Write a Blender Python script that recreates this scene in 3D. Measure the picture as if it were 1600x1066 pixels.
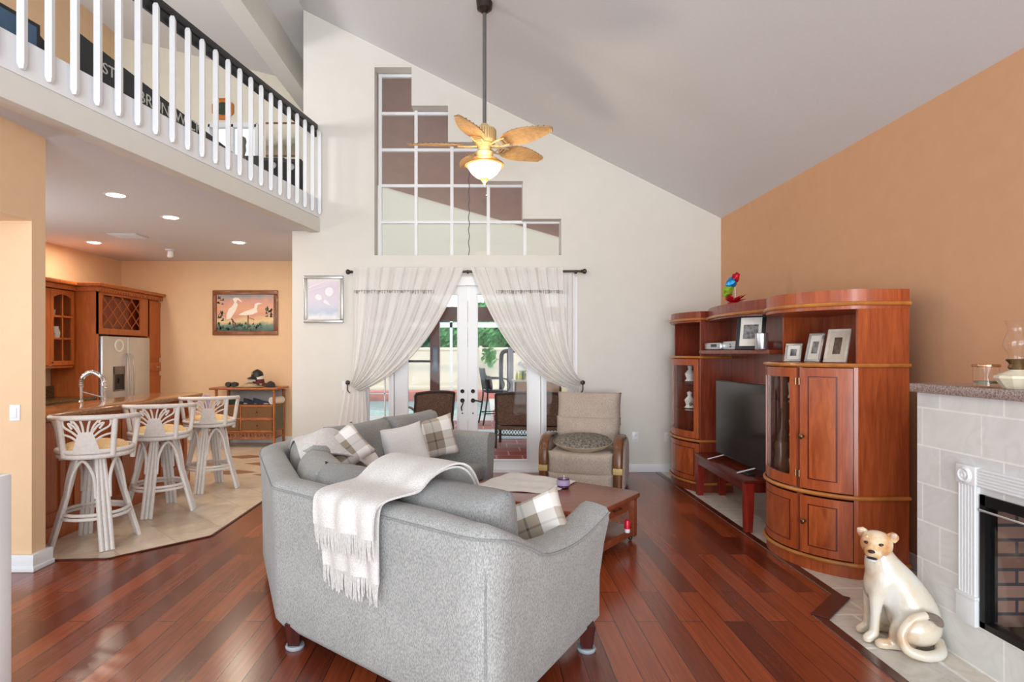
import bpy, bmesh, math, random
from math import sin, cos, pi, radians, sqrt
from mathutils import Vector, Matrix
random.seed(7)
SC = bpy.context.scene
COL = SC.collection
for o in list(bpy.data.objects): bpy.data.objects.remove(o)

# ------------------------------------------------------------------ camera
F, CX, CY, H = 930.0, 755.0, 551.0, 1.56      # focal length in pixels, principal point, eye height
cam_data = bpy.data.cameras.new('camera')
cam_data.sensor_fit = 'HORIZONTAL'; cam_data.sensor_width = 36.0
cam_data.lens = F / 1600 * 36
cam_data.shift_x = (800 - CX) / 1600; cam_data.shift_y = (CY - 533) / 1600
cam_data.clip_start = 0.05
cam = bpy.data.objects.new('camera', cam_data); COL.objects.link(cam)
cam.location = (0, 0, H); cam.rotation_euler = (radians(90), 0, 0)
SC.camera = cam

# ------------------------------------------------------------------ world, daylight, exposure
world = bpy.data.worlds.new('daylight'); SC.world = world; world.use_nodes = True
bg = world.node_tree.nodes['Background']
bg.inputs['Color'].default_value = (0.84, 0.92, 1.0, 1); bg.inputs['Strength'].default_value = 1.45
def area_light(name, loc, target, sx, sy, power, color):
    l = bpy.data.lights.new(name, 'AREA'); l.shape = 'RECTANGLE'; l.size = sx; l.size_y = sy
    l.energy = power; l.color = color
    o = bpy.data.objects.new(name, l); COL.objects.link(o); o.location = loc
    o.rotation_euler = (Vector(target) - Vector(loc)).to_track_quat('-Z', 'Y').to_euler()
    return o
sun = bpy.data.lights.new('sun', 'SUN'); sun.energy = 1.3; sun.angle = radians(3); sun.color = (1, 0.95, 0.86)
sun_o = bpy.data.objects.new('sun', sun); COL.objects.link(sun_o); sun_o.rotation_euler = (radians(38), radians(22), 0)
# added area lamps; the first stands in for unseen windows behind the camera
area_light('rear_fill_light', (0.3, -7.5, 2.9), (0.2, 6, 2.6), 7.0, 4.2, 500, (0.98, 0.98, 1.0))
area_light('upward_fill_light', (0.5, -5.0, 0.5), (0.2, 3.4, 5.2), 6.0, 1.6, 330, (0.93, 0.97, 1.0))  # added lamp aimed upward to brighten the ceiling
area_light('left_fill_light', (-2.4, -0.6, 1.5), (-1.2, 4.5, 0.4), 1.0, 2.0, 16, (1.0, 0.90, 0.76))  # added low fill from behind left for highlights; no door stands there
area_light('loft_fill_light', (-5.9, 5.2, 4.3), (-2.6, 8.5, 4.6), 1.8, 0.8, 120, (0.97, 0.98, 1.0))  # added fill that brightens the loft; the side wall has no window
area_light('kitchen_fill_light', (-6.1, 5.6, 1.9), (-3.0, 7.4, 1.9), 1.2, 1.1, 60, (0.93, 0.97, 1.0))  # added fill that brightens the kitchen; the wall behind it is solid
SC.view_settings.view_transform = 'Standard'; SC.view_settings.look = 'None'
SC.view_settings.exposure = 0.05; SC.view_settings.gamma = 1; SC.view_settings.use_curve_mapping = False
try:
    SC.cycles.use_denoising = True; SC.cycles.max_bounces = 10; SC.cycles.transparent_max_bounces = 24
    SC.cycles.diffuse_bounces = 6; SC.cycles.sample_clamp_indirect = 8
except Exception: pass

def at(px, py, Y): return Vector(((px - CX) * Y / F, Y, H + (CY - py) * Y / F))
def fl(px, py, z=0.0):
    Y = F * (H - z) / (py - CY); return Vector(((px - CX) * Y / F, Y, z))

# ------------------------------------------------------------------ mesh helper
WORLD_OF = {}
class MB:
    def __init__(s): s.bm = bmesh.new()
    def _new(s, n0): s.bm.verts.ensure_lookup_table(); return s.bm.verts[n0:]
    def xform(s, n0, m):
        for v in s._new(n0): v.co = m @ v.co
        return s
    def box(s, x0, x1, y0, y1, z0, z1, bev=0.0, seg=2, m=None):
        n0 = len(s.bm.verts)
        r = bmesh.ops.create_cube(s.bm, size=1)
        for v in r['verts']:
            v.co = Vector(((x0 + x1) / 2 + v.co.x * (x1 - x0), (y0 + y1) / 2 + v.co.y * (y1 - y0), (z0 + z1) / 2 + v.co.z * (z1 - z0)))
        vs = r['verts']
        if bev > 0:
            es = list({e for v in vs for e in v.link_edges})
            rb = bmesh.ops.bevel(s.bm, geom=es, offset=bev, segments=seg, affect='EDGES', profile=0.5)
            vs = list({v for f in rb['faces'] for v in f.verts} | {v for v in vs if v.is_valid})
            # collect all connected verts
            seen = set(vs); st = list(vs)
            while st:
                v = st.pop()
                for e in v.link_edges:
                    w = e.other_vert(v)
                    if w not in seen: seen.add(w); st.append(w)
            vs = list(seen)
        if m is not None:
            for v in vs: v.co = m @ v.co
        return s
    def quad(s, a, b, c, d):
        s.bm.faces.new([s.bm.verts.new(Vector(p)) for p in (a, b, c, d)]); return s
    def poly(s, pts):
        s.bm.faces.new([s.bm.verts.new(Vector(p)) for p in pts]); return s
    def prism(s, poly, z0, z1, bev=0.0, seg=2, m=None):
        lo = [s.bm.verts.new((p[0], p[1], z0)) for p in poly]; hi = [s.bm.verts.new((p[0], p[1], z1)) for p in poly]
        n = len(poly)
        fs = [s.bm.faces.new(lo[::-1]), s.bm.faces.new(hi)]
        for i in range(n): fs.append(s.bm.faces.new([lo[i], lo[(i + 1) % n], hi[(i + 1) % n], hi[i]]))
        bmesh.ops.recalc_face_normals(s.bm, faces=fs)
        vs = lo + hi
        if bev > 0:
            es = list({e for f in fs[:2] for e in f.edges})
            rb = bmesh.ops.bevel(s.bm, geom=es, offset=bev, segments=seg, affect='EDGES', profile=0.5)
            seen = {v for f in rb['faces'] for v in f.verts} | {v for v in vs if v.is_valid}; st = list(seen)
            while st:
                v = st.pop()
                for e in v.link_edges:
                    w = e.other_vert(v)
                    if w not in seen: seen.add(w); st.append(w)
            vs = list(seen)
        if m is not None:
            for v in vs: v.co = m @ v.co
        return s
    def rings(s, rings, cap=True, closed=False):
        """rings: list of equal-length vertex loops, skinned in order"""
        R = [[s.bm.verts.new(p) for p in r] for r in rings]; n = len(R[0]); fs = []
        for a in range(len(R) - (0 if closed else 1)):
            A, B = R[a], R[(a + 1) % len(R)]
            for i in range(n): fs.append(s.bm.faces.new([A[i], A[(i + 1) % n], B[(i + 1) % n], B[i]]))
        if cap and not closed:
            fs.append(s.bm.faces.new(R[0][::-1])); fs.append(s.bm.faces.new(R[-1]))
        bmesh.ops.recalc_face_normals(s.bm, faces=fs)
        return s
    def tube(s, pts, r, seg=8, closed=False, flat=1.0):
        pts = [Vector(p) for p in pts]; n = len(pts); rr = r if isinstance(r, (list, tuple)) else [r] * n
        t = []
        for i in range(n):
            a = pts[(i - 1) % n] if (closed or i > 0) else pts[i]; b = pts[(i + 1) % n] if (closed or i < n - 1) else pts[i]
            d = b - a; t.append(d.normalized() if d.length > 1e-9 else Vector((0, 0, 1)))
        up = Vector((0, 0, 1)) if abs(t[0].z) < 0.9 else Vector((1, 0, 0))
        u = t[0].cross(up).normalized(); rings = []
        for i in range(n):
            u = (u - t[i] * u.dot(t[i]))
            u = u.normalized() if u.length > 1e-6 else t[i].orthogonal().normalized()
            w = t[i].cross(u)
            rings.append([pts[i] + (u * cos(2 * pi * k / seg) + w * sin(2 * pi * k / seg) * flat) * rr[i] for k in range(seg)])
        return s.rings(rings, True, closed)
    def cyl(s, a, b, r0, r1=None, seg=16): return s.tube([a, b], [r0, r0 if r1 is None else r1], seg)
    def lathe(s, prof, c=(0, 0, 0), seg=24, m=None, sx=1.0, sy=1.0):
        c = Vector(c); rings = []
        for r, z in prof:
            rings.append([c + Vector((max(r, 1e-4) * cos(2 * pi * k / seg) * sx, max(r, 1e-4) * sin(2 * pi * k / seg) * sy, z)) for k in range(seg)])
        if m is not None: rings = [[m @ p for p in r] for r in rings]
        return s.rings(rings)
    def ball(s, c, rx, ry=None, rz=None, seg=16, m=None):
        ry = rx if ry is None else ry; rz = rx if rz is None else rz
        n = seg // 2; rings = []; c = Vector(c)
        for i in range(1, n):
            a = pi * i / n
            rings.append([Vector((sin(a) * cos(2 * pi * k / seg) * rx, sin(a) * sin(2 * pi * k / seg) * ry, -cos(a) * rz)) for k in range(seg)])
        rings = [[Vector((0, 0, -rz * 0.999)) + p * 0.02 * 0 + Vector((p.x * .05, p.y * .05, 0)) for p in rings[0]]] + rings + [[Vector((p.x * .05, p.y * .05, rz * 0.999)) for p in rings[-1]]]
        rings = [[(m @ p if m is not None else p) + c for p in r] for r in rings]
        return s.rings(rings)
    def surf(s, f, nu, nv, thick=0.0, closed_u=False):
        P = [[Vector(f(i / nu, j / nv)) for j in range(nv + 1)] for i in range(nu + 1)]
        def mk(P): return [[s.bm.verts.new(p) for p in r] for r in P]
        def N(i, j):
            a = P[min(i + 1, nu)][j] - P[max(i - 1, 0)][j]; b = P[i][min(j + 1, nv)] - P[i][max(j - 1, 0)]
            n = a.cross(b); return n.normalized() if n.length > 1e-9 else Vector((0, 0, 1))
        A = mk(P); fs = []
        if thick:
            B = mk([[P[i][j] - N(i, j) * thick for j in range(nv + 1)] for i in range(nu + 1)])
        for i in range(nu):
            for j in range(nv):
                fs.append(s.bm.faces.new([A[i][j], A[i + 1][j], A[i + 1][j + 1], A[i][j + 1]]))
                if thick: fs.append(s.bm.faces.new([B[i][j], B[i][j + 1], B[i + 1][j + 1], B[i + 1][j]]))
        if thick:
            for i in range(nu):
                fs.append(s.bm.faces.new([A[i][0], B[i][0], B[i + 1][0], A[i + 1][0]])); fs.append(s.bm.faces.new([A[i][nv], A[i + 1][nv], B[i + 1][nv], B[i][nv]]))
            for j in range(nv):
                fs.append(s.bm.faces.new([A[0][j], A[0][j + 1], B[0][j + 1], B[0][j]])); fs.append(s.bm.faces.new([A[nu][j], B[nu][j], B[nu][j + 1], A[nu][j + 1]]))
        return s
    def plate(s, outer, holes, axis, d0, d1):
        """flat polygon with holes in a plane; axis 'y': points are (x,z), extruded from y=d0 to d1; 'x': (y,z); 'z': (x,y)"""
        es = []
        def P(p, d): return Vector((p[0], d, p[1])) if axis == 'y' else (Vector((d, p[0], p[1])) if axis == 'x' else Vector((p[0], p[1], d)))
        for loop in [outer] + holes:
            vs = [s.bm.verts.new(P(p, d0)) for p in loop]
            for i in range(len(vs)): es.append(s.bm.edges.new((vs[i], vs[(i + 1) % len(vs)])))
        r = bmesh.ops.triangle_fill(s.bm, use_beauty=True, use_dissolve=True, edges=es)
        fs = [g for g in r['geom'] if isinstance(g, bmesh.types.BMFace)]
        e = bmesh.ops.extrude_face_region(s.bm, geom=fs)
        vs = [g for g in e['geom'] if isinstance(g, bmesh.types.BMVert)]
        off = P((0, 0), d1) - P((0, 0), d0)
        for v in vs: v.co += off
        bmesh.ops.recalc_face_normals(s.bm, faces=s.bm.faces[:])
        return s
    def build(s, name, m, parent=None, smooth=None, label=None, origin=True):
        me = bpy.data.meshes.new(name); bm = s.bm
        o = bpy.data.objects.new(name, me); COL.objects.link(o)
        if parent is not None:
            W = WORLD_OF.get(parent.name, Matrix.Identity(4)); bm.transform(W.inverted()); o.parent = parent; WORLD_OF[o.name] = W
        elif origin and bm.verts:
            xs = [v.co.x for v in bm.verts]; ys = [v.co.y for v in bm.verts]; zs = [v.co.z for v in bm.verts]
            c = Vector(((min(xs) + max(xs)) / 2, (min(ys) + max(ys)) / 2, min(zs)))
            W = Matrix.Translation(c); bm.transform(W.inverted()); o.matrix_world = W; o.location = c; WORLD_OF[o.name] = W
        if smooth is not False:
            ang = radians(38 if smooth is None else smooth)
            bm.normal_update()
            for f in bm.faces: f.smooth = True
            for e in bm.edges:
                if len(e.link_faces) == 2 and e.calc_face_angle(0) > ang: e.smooth = False
        bm.to_mesh(me); bm.free()
        me.materials.append(m)
        if label: o['label'] = label
        return o
def thing(name, label, cat, loc=(0, 0, 0), rz=0.0, group=None):
    o = bpy.data.objects.new(name, None); COL.objects.link(o); o.empty_display_size = .1
    o.location = loc; o.rotation_euler = (0, 0, rz); o['label'] = label; o['category'] = cat
    if group: o['group'] = group
    WORLD_OF[o.name] = Matrix.Translation(Vector(loc)) @ Matrix.Rotation(rz, 4, 'Z')
    return o
def local(o): WORLD_OF[o.name] = Matrix.Identity(4); return o        # parts of this thing are given in its own frame
def tag(o, label, cat, group=None, kind=None):
    o['label'] = label; o['category'] = cat
    if group: o['group'] = group
    if kind: o['kind'] = kind
    return o
def struct(o): o['kind'] = 'structure'; return o
def kids(o): return [c for c in bpy.data.objects if c.parent == o]
def dup(root, loc, rz, label, group=None):
    r = root.copy(); COL.objects.link(r); r.location = loc; r.rotation_euler = (0, 0, rz); r['label'] = label
    if group: r['group'] = group
    for ch in kids(root):
        c = ch.copy(); COL.objects.link(c); c.parent = r
        for g in kids(ch):
            d = g.copy(); COL.objects.link(d); d.parent = c
    return r
def frame(o, x, y, z):
    """matrix whose columns are axes x,y,z at origin o"""
    m = Matrix.Identity(4)
    for i, a in enumerate((x, y, z)):
        a = Vector(a).normalized()
        for k in range(3): m[k][i] = a[k]
    for k in range(3): m[k][3] = o[k]
    return m
def bez(p0, p1, p2, p3, n=12):
    p0, p1, p2, p3 = map(Vector, (p0, p1, p2, p3))
    return [p0 * (1 - t) ** 3 + p1 * 3 * t * (1 - t) ** 2 + p2 * 3 * t * t * (1 - t) + p3 * t ** 3 for t in [i / n for i in range(n + 1)]]
def smooth_path(pts, n=6):
    pts = [Vector(p) for p in pts]; out = []
    for i in range(len(pts) - 1):
        a = pts[max(i - 1, 0)]; b = pts[i]; c = pts[i + 1]; d = pts[min(i + 2, len(pts) - 1)]
        for k in range(n):
            t = k / n
            out.append(0.5 * ((2 * b) + (c - a) * t + (2 * a - 5 * b + 4 * c - d) * t * t + (3 * b - a - 3 * c + d) * t ** 3))
    return out + [pts[-1]]
def arcpts(c, r, a0, a1, z, n=24, tilt=0):
    return [Vector((c[0] + r * cos(a0 + (a1 - a0) * i / n), c[1] + r * sin(a0 + (a1 - a0) * i / n), z)) for i in range(n + 1)]
def pillow(mb, w, h, t, m, n=18, power=0.5, pinch=0.07):
    """soft cushion, local x width, z height, y thickness"""
    def f(side):
        def g(u, v):
            a, b = 2 * u - 1, 2 * v - 1
            e = max((1 - a ** 4) * (1 - b ** 4), 0) ** power
            x = w / 2 * a * (1 - pinch * (1 - b * b) * abs(a)); z = h / 2 * b * (1 - pinch * (1 - a * a) * abs(b))
            return m @ Vector((x, side * t / 2 * e, z))
        return g
    mb.surf(f(1), n, n); mb.surf(lambda u, v: f(-1)(1 - u, v), n, n)
    bmesh.ops.remove_doubles(mb.bm, verts=mb.bm.verts[:], dist=1e-4)
    bmesh.ops.recalc_face_normals(mb.bm, faces=mb.bm.faces[:])
    return mb
def text_mesh(name, body, size, depth, m, mtx, parent=None, label=None):
    cu = bpy.data.curves.new('lettering', 'FONT'); cu.body = body; cu.size = size; cu.extrude = depth; cu.align_x = 'CENTER'; cu.align_y = 'CENTER'
    tmp = bpy.data.objects.new('lettering_tmp', cu); COL.objects.link(tmp)
    dg = bpy.context.evaluated_depsgraph_get(); me = bpy.data.meshes.new_from_object(tmp.evaluated_get(dg))
    bpy.data.objects.remove(tmp); bpy.data.curves.remove(cu)
    mb = MB(); mb.bm.from_mesh(me); bpy.data.meshes.remove(me); mb.bm.transform(mtx)
    return mb.build(name, m, parent, smooth=False, label=label)

# ------------------------------------------------------------------ materials
def lin(c): return tuple(((x / 255) / 12.92 if x <= 10 else ((x / 255 + .055) / 1.055) ** 2.4) for x in c) + (1,)
def newmat(name):
    m = bpy.data.materials.new(name); m.use_nodes = True
    return m, m.node_tree, m.node_tree.nodes['Principled BSDF']
def N(nt, t, **kw):
    n = nt.nodes.new(t)
    for k, v in kw.items():
        if k in n.inputs: n.inputs[k].default_value = v
        else: setattr(n, k, v)
    return n
def coords(nt, scale=(1, 1, 1), kind='Object', rot=(0, 0, 0), loc=(0, 0, 0), swz=None):
    t = nt.nodes.new('ShaderNodeTexCoord'); mp = nt.nodes.new('ShaderNodeMapping')
    mp.inputs['Scale'].default_value = scale; mp.inputs['Rotation'].default_value = rot; mp.inputs['Location'].default_value = loc
    src = t.outputs[kind]
    if swz:
        a = nt.nodes.new('ShaderNodeSeparateXYZ'); c = nt.nodes.new('ShaderNodeCombineXYZ'); nt.links.new(src, a.inputs[0])
        for i, ch in enumerate(swz): nt.links.new(a.outputs['xyz'.index(ch)], c.inputs[i])
        src = c.outputs[0]
    nt.links.new(src, mp.inputs[0]); return mp.outputs[0]
def ramp(nt, fac, stops):
    r = nt.nodes.new('ShaderNodeValToRGB'); e = r.color_ramp.elements
    while len(e) < len(stops): e.new(0.5)
    for i, (p, c) in enumerate(stops): e[i].position = p; e[i].color = c
    nt.links.new(fac, r.inputs[0]); return r.outputs[0]
def mix(nt, f, a, b, mode='MIX'):
    m = nt.nodes.new('ShaderNodeMix'); m.data_type = 'RGBA'; m.blend_type = mode
    for s, v in ((0, f), (6, a), (7, b)):
        if hasattr(v, 'is_linked'): nt.links.new(v, m.inputs[s])
        else: m.inputs[s].default_value = v
    return m.outputs[2]
def bump(nt, b, height, strength=.2, dist=.01):
    n = nt.nodes.new('ShaderNodeBump'); n.inputs['Strength'].default_value = strength; n.inputs['Distance'].default_value = dist
    nt.links.new(height, n.inputs['Height']); nt.links.new(n.outputs[0], b.inputs['Normal'])
def plain(name, c, rough=.5, metal=0.0, var=.06, nscale=30, bstr=0.0, spec=.5, coat=0.0):
    m, nt, b = newmat(name); c = lin(c)
    n = N(nt, 'ShaderNodeTexNoise', Scale=nscale, Detail=3.0); nt.links.new(coords(nt), n.inputs['Vector'])
    d = tuple(x * (1 - var) for x in c[:3]) + (1,); l = tuple(min(1, x * (1 + var)) for x in c[:3]) + (1,)
    nt.links.new(ramp(nt, n.outputs[0], [(.3, d), (.7, l)]), b.inputs['Base Color'])
    b.inputs['Roughness'].default_value = rough; b.inputs['Metallic'].default_value = metal; b.inputs['Specular IOR Level'].default_value = spec
    b.inputs['Coat Weight'].default_value = coat
    if bstr: bump(nt, b, n.outputs[0], bstr, .004)
    return m
def wood(name, c1, c2, rough=.35, scale=(14, 14, 1.2), coat=.15, grain=9.0):
    m, nt, b = newmat(name)
    v = coords(nt, scale)
    n = N(nt, 'ShaderNodeTexNoise', Scale=1.6, Detail=6.0, Distortion=1.2); nt.links.new(v, n.inputs['Vector'])
    n2 = N(nt, 'ShaderNodeTexNoise', Scale=grain, Detail=4.0); nt.links.new(v, n2.inputs['Vector'])
    a = ramp(nt, n.outputs[0], [(.3, lin(c1)), (.72, lin(c2))])
    g = ramp(nt, n2.outputs[0], [(.35, (.72, .72, .72, 1)), (.65, (1, 1, 1, 1))])
    nt.links.new(mix(nt, .55, a, g, 'MULTIPLY'), b.inputs['Base Color'])
    b.inputs['Roughness'].default_value = rough; b.inputs['Coat Weight'].default_value = coat; b.inputs['Coat Roughness'].default_value = .15
    bump(nt, b, n2.outputs[0], .05, .002)
    return m
def fabric(name, c1, c2, scale=220, rough=.95, stretch=(1, 1, .35), bstr=.35):
    m, nt, b = newmat(name)
    n = N(nt, 'ShaderNodeTexNoise', Scale=scale, Detail=2.0); nt.links.new(coords(nt, stretch), n.inputs['Vector'])
    n2 = N(nt, 'ShaderNodeTexNoise', Scale=6.0, Detail=3.0); nt.links.new(coords(nt), n2.inputs['Vector'])
    a = ramp(nt, n.outputs[0], [(.36, lin(c1)), (.64, lin(c2))]); s = ramp(nt, n2.outputs[0], [(.3, (.90, .90, .90, 1)), (.7, (1, 1, 1, 1))])
    nt.links.new(mix(nt, 1.0, a, s, 'MULTIPLY'), b.inputs['Base Color'])
    b.inputs['Roughness'].default_value = rough; b.inputs['Specular IOR Level'].default_value = .15
    b.inputs['Sheen Weight'].default_value = .1
    bump(nt, b, n.outputs[0], bstr, .003)
    return m
def bricks(name, c1, c2, mortar, bw, bh, ms=.008, kind='Object', rot=(0, 0, 0), loc=(0, 0, 0), offset=.5, rough=.4, vein=0.0, grain=None, coat=0.0, bstr=.3, freq=2, var=0.5, swz=None):
    m, nt, b = newmat(name)
    v = coords(nt, (1, 1, 1), kind, rot, loc, swz)
    br = nt.nodes.new('ShaderNodeTexBrick'); br.offset = offset; br.offset_frequency = freq; br.squash = 1
    br.inputs['Scale'].default_value = 1; br.inputs['Brick Width'].default_value = bw; br.inputs['Row Height'].default_value = bh
    br.inputs['Mortar Size'].default_value = ms; br.inputs['Mortar Smooth'].default_value = .1; br.inputs['Bias'].default_value = 0
    br.inputs['Color1'].default_value = lin(c1); br.inputs['Color2'].default_value = lin(c2); br.inputs['Mortar'].default_value = lin(mortar)
    nt.links.new(v, br.inputs['Vector']); col = br.outputs['Color']
    if vein:
        n = N(nt, 'ShaderNodeTexNoise', Scale=3.0, Detail=8.0, Distortion=1.5); nt.links.new(v, n.inputs['Vector'])
        col = mix(nt, vein, col, ramp(nt, n.outputs[0], [(.3, (.72, .70, .68, 1)), (.5, (1, 1, 1, 1)), (.56, (.82, .8, .78, 1)), (.62, (1, 1, 1, 1))]), 'MULTIPLY')
    if grain:
        mp = nt.nodes.new('ShaderNodeMapping'); mp.inputs['Scale'].default_value = grain; nt.links.new(v, mp.inputs[0])
        n = N(nt, 'ShaderNodeTexNoise', Scale=2.0, Detail=6.0, Distortion=.8); nt.links.new(mp.outputs[0], n.inputs['Vector'])
        col = mix(nt, var, col, ramp(nt, n.outputs[0], [(.3, (.45, .42, .4, 1)), (.7, (1, 1, 1, 1))]), 'MULTIPLY')
    nt.links.new(col, b.inputs['Base Color'])
    b.inputs['Roughness'].default_value = rough; b.inputs['Coat Weight'].default_value = coat; b.inputs['Coat Roughness'].default_value = .2
    inv = N(nt, 'ShaderNodeMath', operation='SUBTRACT'); inv.inputs[0].default_value = 1; nt.links.new(br.outputs['Fac'], inv.inputs[1])
    bump(nt, b, inv.outputs[0], bstr, .004)
    return m
def glass(name, tint=(1, 1, 1), gloss=1.0, rough=.02):
    m, nt, b = newmat(name)
    tr = N(nt, 'ShaderNodeBsdfTransparent'); tr.inputs[0].default_value = tint + (1,)
    gl = N(nt, 'ShaderNodeBsdfGlossy'); gl.inputs['Roughness'].default_value = rough
    fr = N(nt, 'ShaderNodeFresnel', IOR=1.45); mx = N(nt, 'ShaderNodeMixShader')
    geo = N(nt, 'ShaderNodeNewGeometry'); one = N(nt, 'ShaderNodeMath', operation='SUBTRACT'); one.inputs[0].default_value = 1; nt.links.new(geo.outputs['Backfacing'], one.inputs[1])
    mu = N(nt, 'ShaderNodeMath', operation='MULTIPLY'); nt.links.new(fr.outputs[0], mu.inputs[0]); nt.links.new(one.outputs[0], mu.inputs[1])
    m3 = N(nt, 'ShaderNodeMath', operation='MULTIPLY'); nt.links.new(mu.outputs[0], m3.inputs[0]); m3.inputs[1].default_value = gloss
    nt.links.new(m3.outputs[0], mx.inputs[0]); nt.links.new(tr.outputs[0], mx.inputs[1]); nt.links.new(gl.outputs[0], mx.inputs[2])
    nt.links.new(mx.outputs[0], nt.nodes['Material Output'].inputs[0]); return m
def emit(name, c, strength):
    m, nt, b = newmat(name); b.inputs['Base Color'].default_value = lin(c)
    b.inputs['Emission Color'].default_value = lin(c); b.inputs['Emission Strength'].default_value = strength; return m
def gradient(name, axis, stops, rough=.6, nmix=.15, nscale=12, metal=0):
    """several paint colours along one object axis with ragged borders"""
    m, nt, b = newmat(name); t = nt.nodes.new('ShaderNodeTexCoord'); sp = nt.nodes.new('ShaderNodeSeparateXYZ')
    nt.links.new(t.outputs['Generated'], sp.inputs[0])
    n = N(nt, 'ShaderNodeTexNoise', Scale=nscale, Detail=5.0); nt.links.new(t.outputs['Object'], n.inputs['Vector'])
    a = N(nt, 'ShaderNodeMath', operation='MULTIPLY_ADD'); nt.links.new(n.outputs[0], a.inputs[0]); a.inputs[1].default_value = nmix
    nt.links.new(sp.outputs['xyz'.index(axis)], a.inputs[2])
    o = N(nt, 'ShaderNodeMath', operation='SUBTRACT'); nt.links.new(a.outputs[0], o.inputs[0]); o.inputs[1].default_value = nmix / 2
    nt.links.new(ramp(nt, o.outputs[0], [(p, lin(c)) for p, c in stops]), b.inputs['Base Color']); b.inputs['Roughness'].default_value = rough
    return m

PEACH = plain('peach_paint', (226, 193, 156), .8, var=.02, nscale=8, bstr=.03, spec=.2)
TAN = plain('tan_orange_paint', (206, 160, 124), .8, var=.02, nscale=8, bstr=.03, spec=.2)
CREAM = plain('cream_paint', (216, 214, 207), .8, var=.015, nscale=6, bstr=.03, spec=.2)
CEIL = plain('ceiling_paint', (212, 212, 214), .9, var=.015, nscale=40, bstr=.1, spec=.1)
SOFFIT = plain('soffit_paint', (206, 206, 210), .9, var=.015, nscale=40, bstr=.1, spec=.1)
WHITE = plain('white_gloss_paint', (228, 231, 234), .35, var=.01)
BLACK = plain('black_paint', (30, 31, 33), .4, var=.1)
BRONZE = plain('dark_bronze', (72, 66, 62), .35, .8)
BRASS = plain('antique_brass', (120, 100, 74), .3, .9)
CHROME = plain('brushed_chrome', (205, 208, 212), .22, .9, var=.03)
STEEL = plain('stainless_steel', (204, 210, 216), .3, .65, var=.04, nscale=4)
GLASS = glass('clear_glass'); DOORGLASS = glass('coated_door_glass', gloss=.3)
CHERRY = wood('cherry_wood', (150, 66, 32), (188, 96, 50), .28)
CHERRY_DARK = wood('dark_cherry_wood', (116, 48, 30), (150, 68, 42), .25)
MAHOG = wood('mahogany', (78, 22, 18), (112, 36, 27), .25, (14, 1.2, 14))
HONEY = wood('honey_wood', (172, 104, 44), (198, 130, 64), .3, (3, 3, 3))
KITCHEN = wood('kitchen_maple', (166, 84, 34), (194, 106, 48), .35)
TABLEWOOD = wood('table_wood', (122, 62, 38), (150, 82, 54), .3, (1.2, 14, 14))
FLOORWOOD = bricks('plank_floor', (104, 43, 24), (164, 78, 42), (44, 19, 12), 1.15, .127, .0022, rot=(0, 0, radians(90)), offset=.37, rough=.24, grain=(1.3, 26, 1), coat=.28, bstr=.12, freq=2, var=.6)
TILE = bricks('travertine_tile', (206, 188, 166), (224, 208, 188), (196, 182, 164), .42, .42, .006, rot=(0, 0, radians(45)), rough=.3, vein=.6, offset=0)
HEARTH = bricks('slate_tile', (208, 204, 196), (224, 216, 204), (240, 238, 232), .40, .40, .011, loc=(.1, .06, 0), rough=.35, vein=.7, offset=.25)
FIRETILE = bricks('fireplace_tile', (218, 221, 222), (226, 227, 225), (244, 244, 243), .39, .208, .005, swz='yzx', loc=(-2.158 + .39, -.008, 0), rough=.35, vein=.35, offset=.32, bstr=.25)
GRANITE = plain('granite', (146, 100, 62), .12, var=.45, nscale=60, spec=.6)
GRANITE_DARK = plain('dark_granite', (82, 66, 40), .2, var=.6, nscale=40)
MANTELSTONE = plain('speckled_stone', (158, 140, 134), .25, var=.55, nscale=120)
SOFA = fabric('grey_sofa_fabric', (138, 140, 139), (180, 181, 179), 260)
SOFA_DARK = fabric('grey_cushion_fabric', (128, 129, 129), (160, 161, 160), 260)
WHITECLOTH = fabric('white_cloth', (216, 215, 214), (232, 232, 232), 260)
KNIT = fabric('white_knit', (206, 203, 200), (226, 224, 222), 170, stretch=(1, 1, 1), bstr=1.0)
# ================================================================== the room
FW = 7.76; SOF = 3.143
def bal_x(Y): return -2.161 - .2 * (FW - Y)
struct(MB().prism([(-4.6, -1.2), (1.953, -1.2), (1.953, 3.548), (2.242, 3.829), (2.242, FW), (-2.31, FW), (-2.31, 5.055), (-2.835, 4.507), (-3.236, 4.464), (-4.6, 4.464)], -.06, 0).build('floor', FLOORWOOD, origin=False, smooth=False))
struct(MB().prism([(-6.5, 4.464), (-3.236, 4.464), (-2.835, 4.507), (-2.31, 5.055), (-2.31, FW), (-2.31, 10.4), (-6.5, 10.4)], -.06, 0).build('floor_kitchen', TILE, origin=False, smooth=False))
struct(MB().prism([(1.953, -1.2), (3.3, -1.2), (3.3, FW), (2.242, FW), (2.242, 3.829), (1.953, 3.548)], -.06, 0).build('floor_hearth', HEARTH, origin=False, smooth=False))
def strip(name, pts, w, z, m):
    mb = MB()
    for a, b in zip(pts[:-1], pts[1:]):
        a, b = Vector(a), Vector(b); d = (b - a).normalized(); n = Vector((d.y, -d.x)) * w
        mb.prism([a, b, b - n, a - n], 0.0005, z, .002, 1)
    return struct(mb.build(name, m, origin=False))
BORDER = wood('border_strip_wood', (62, 24, 17), (86, 38, 26), .25, (14, 1.2, 14))
strip('trim_1', [(2.242, FW), (2.242, 3.815)], .06, .006, BORDER)
strip('trim_2', [(2.25, 3.835), (1.945, 3.535)], .10, .012, BORDER)
strip('trim_3', [(1.953, 3.56), (1.953, -1.2)], .06, .006, BORDER)
strip('trim_4', [(-3.236, 4.46), (-2.835, 4.50), (-2.315, 5.05), (-2.315, FW)], -.02, .010, BORDER)
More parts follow.
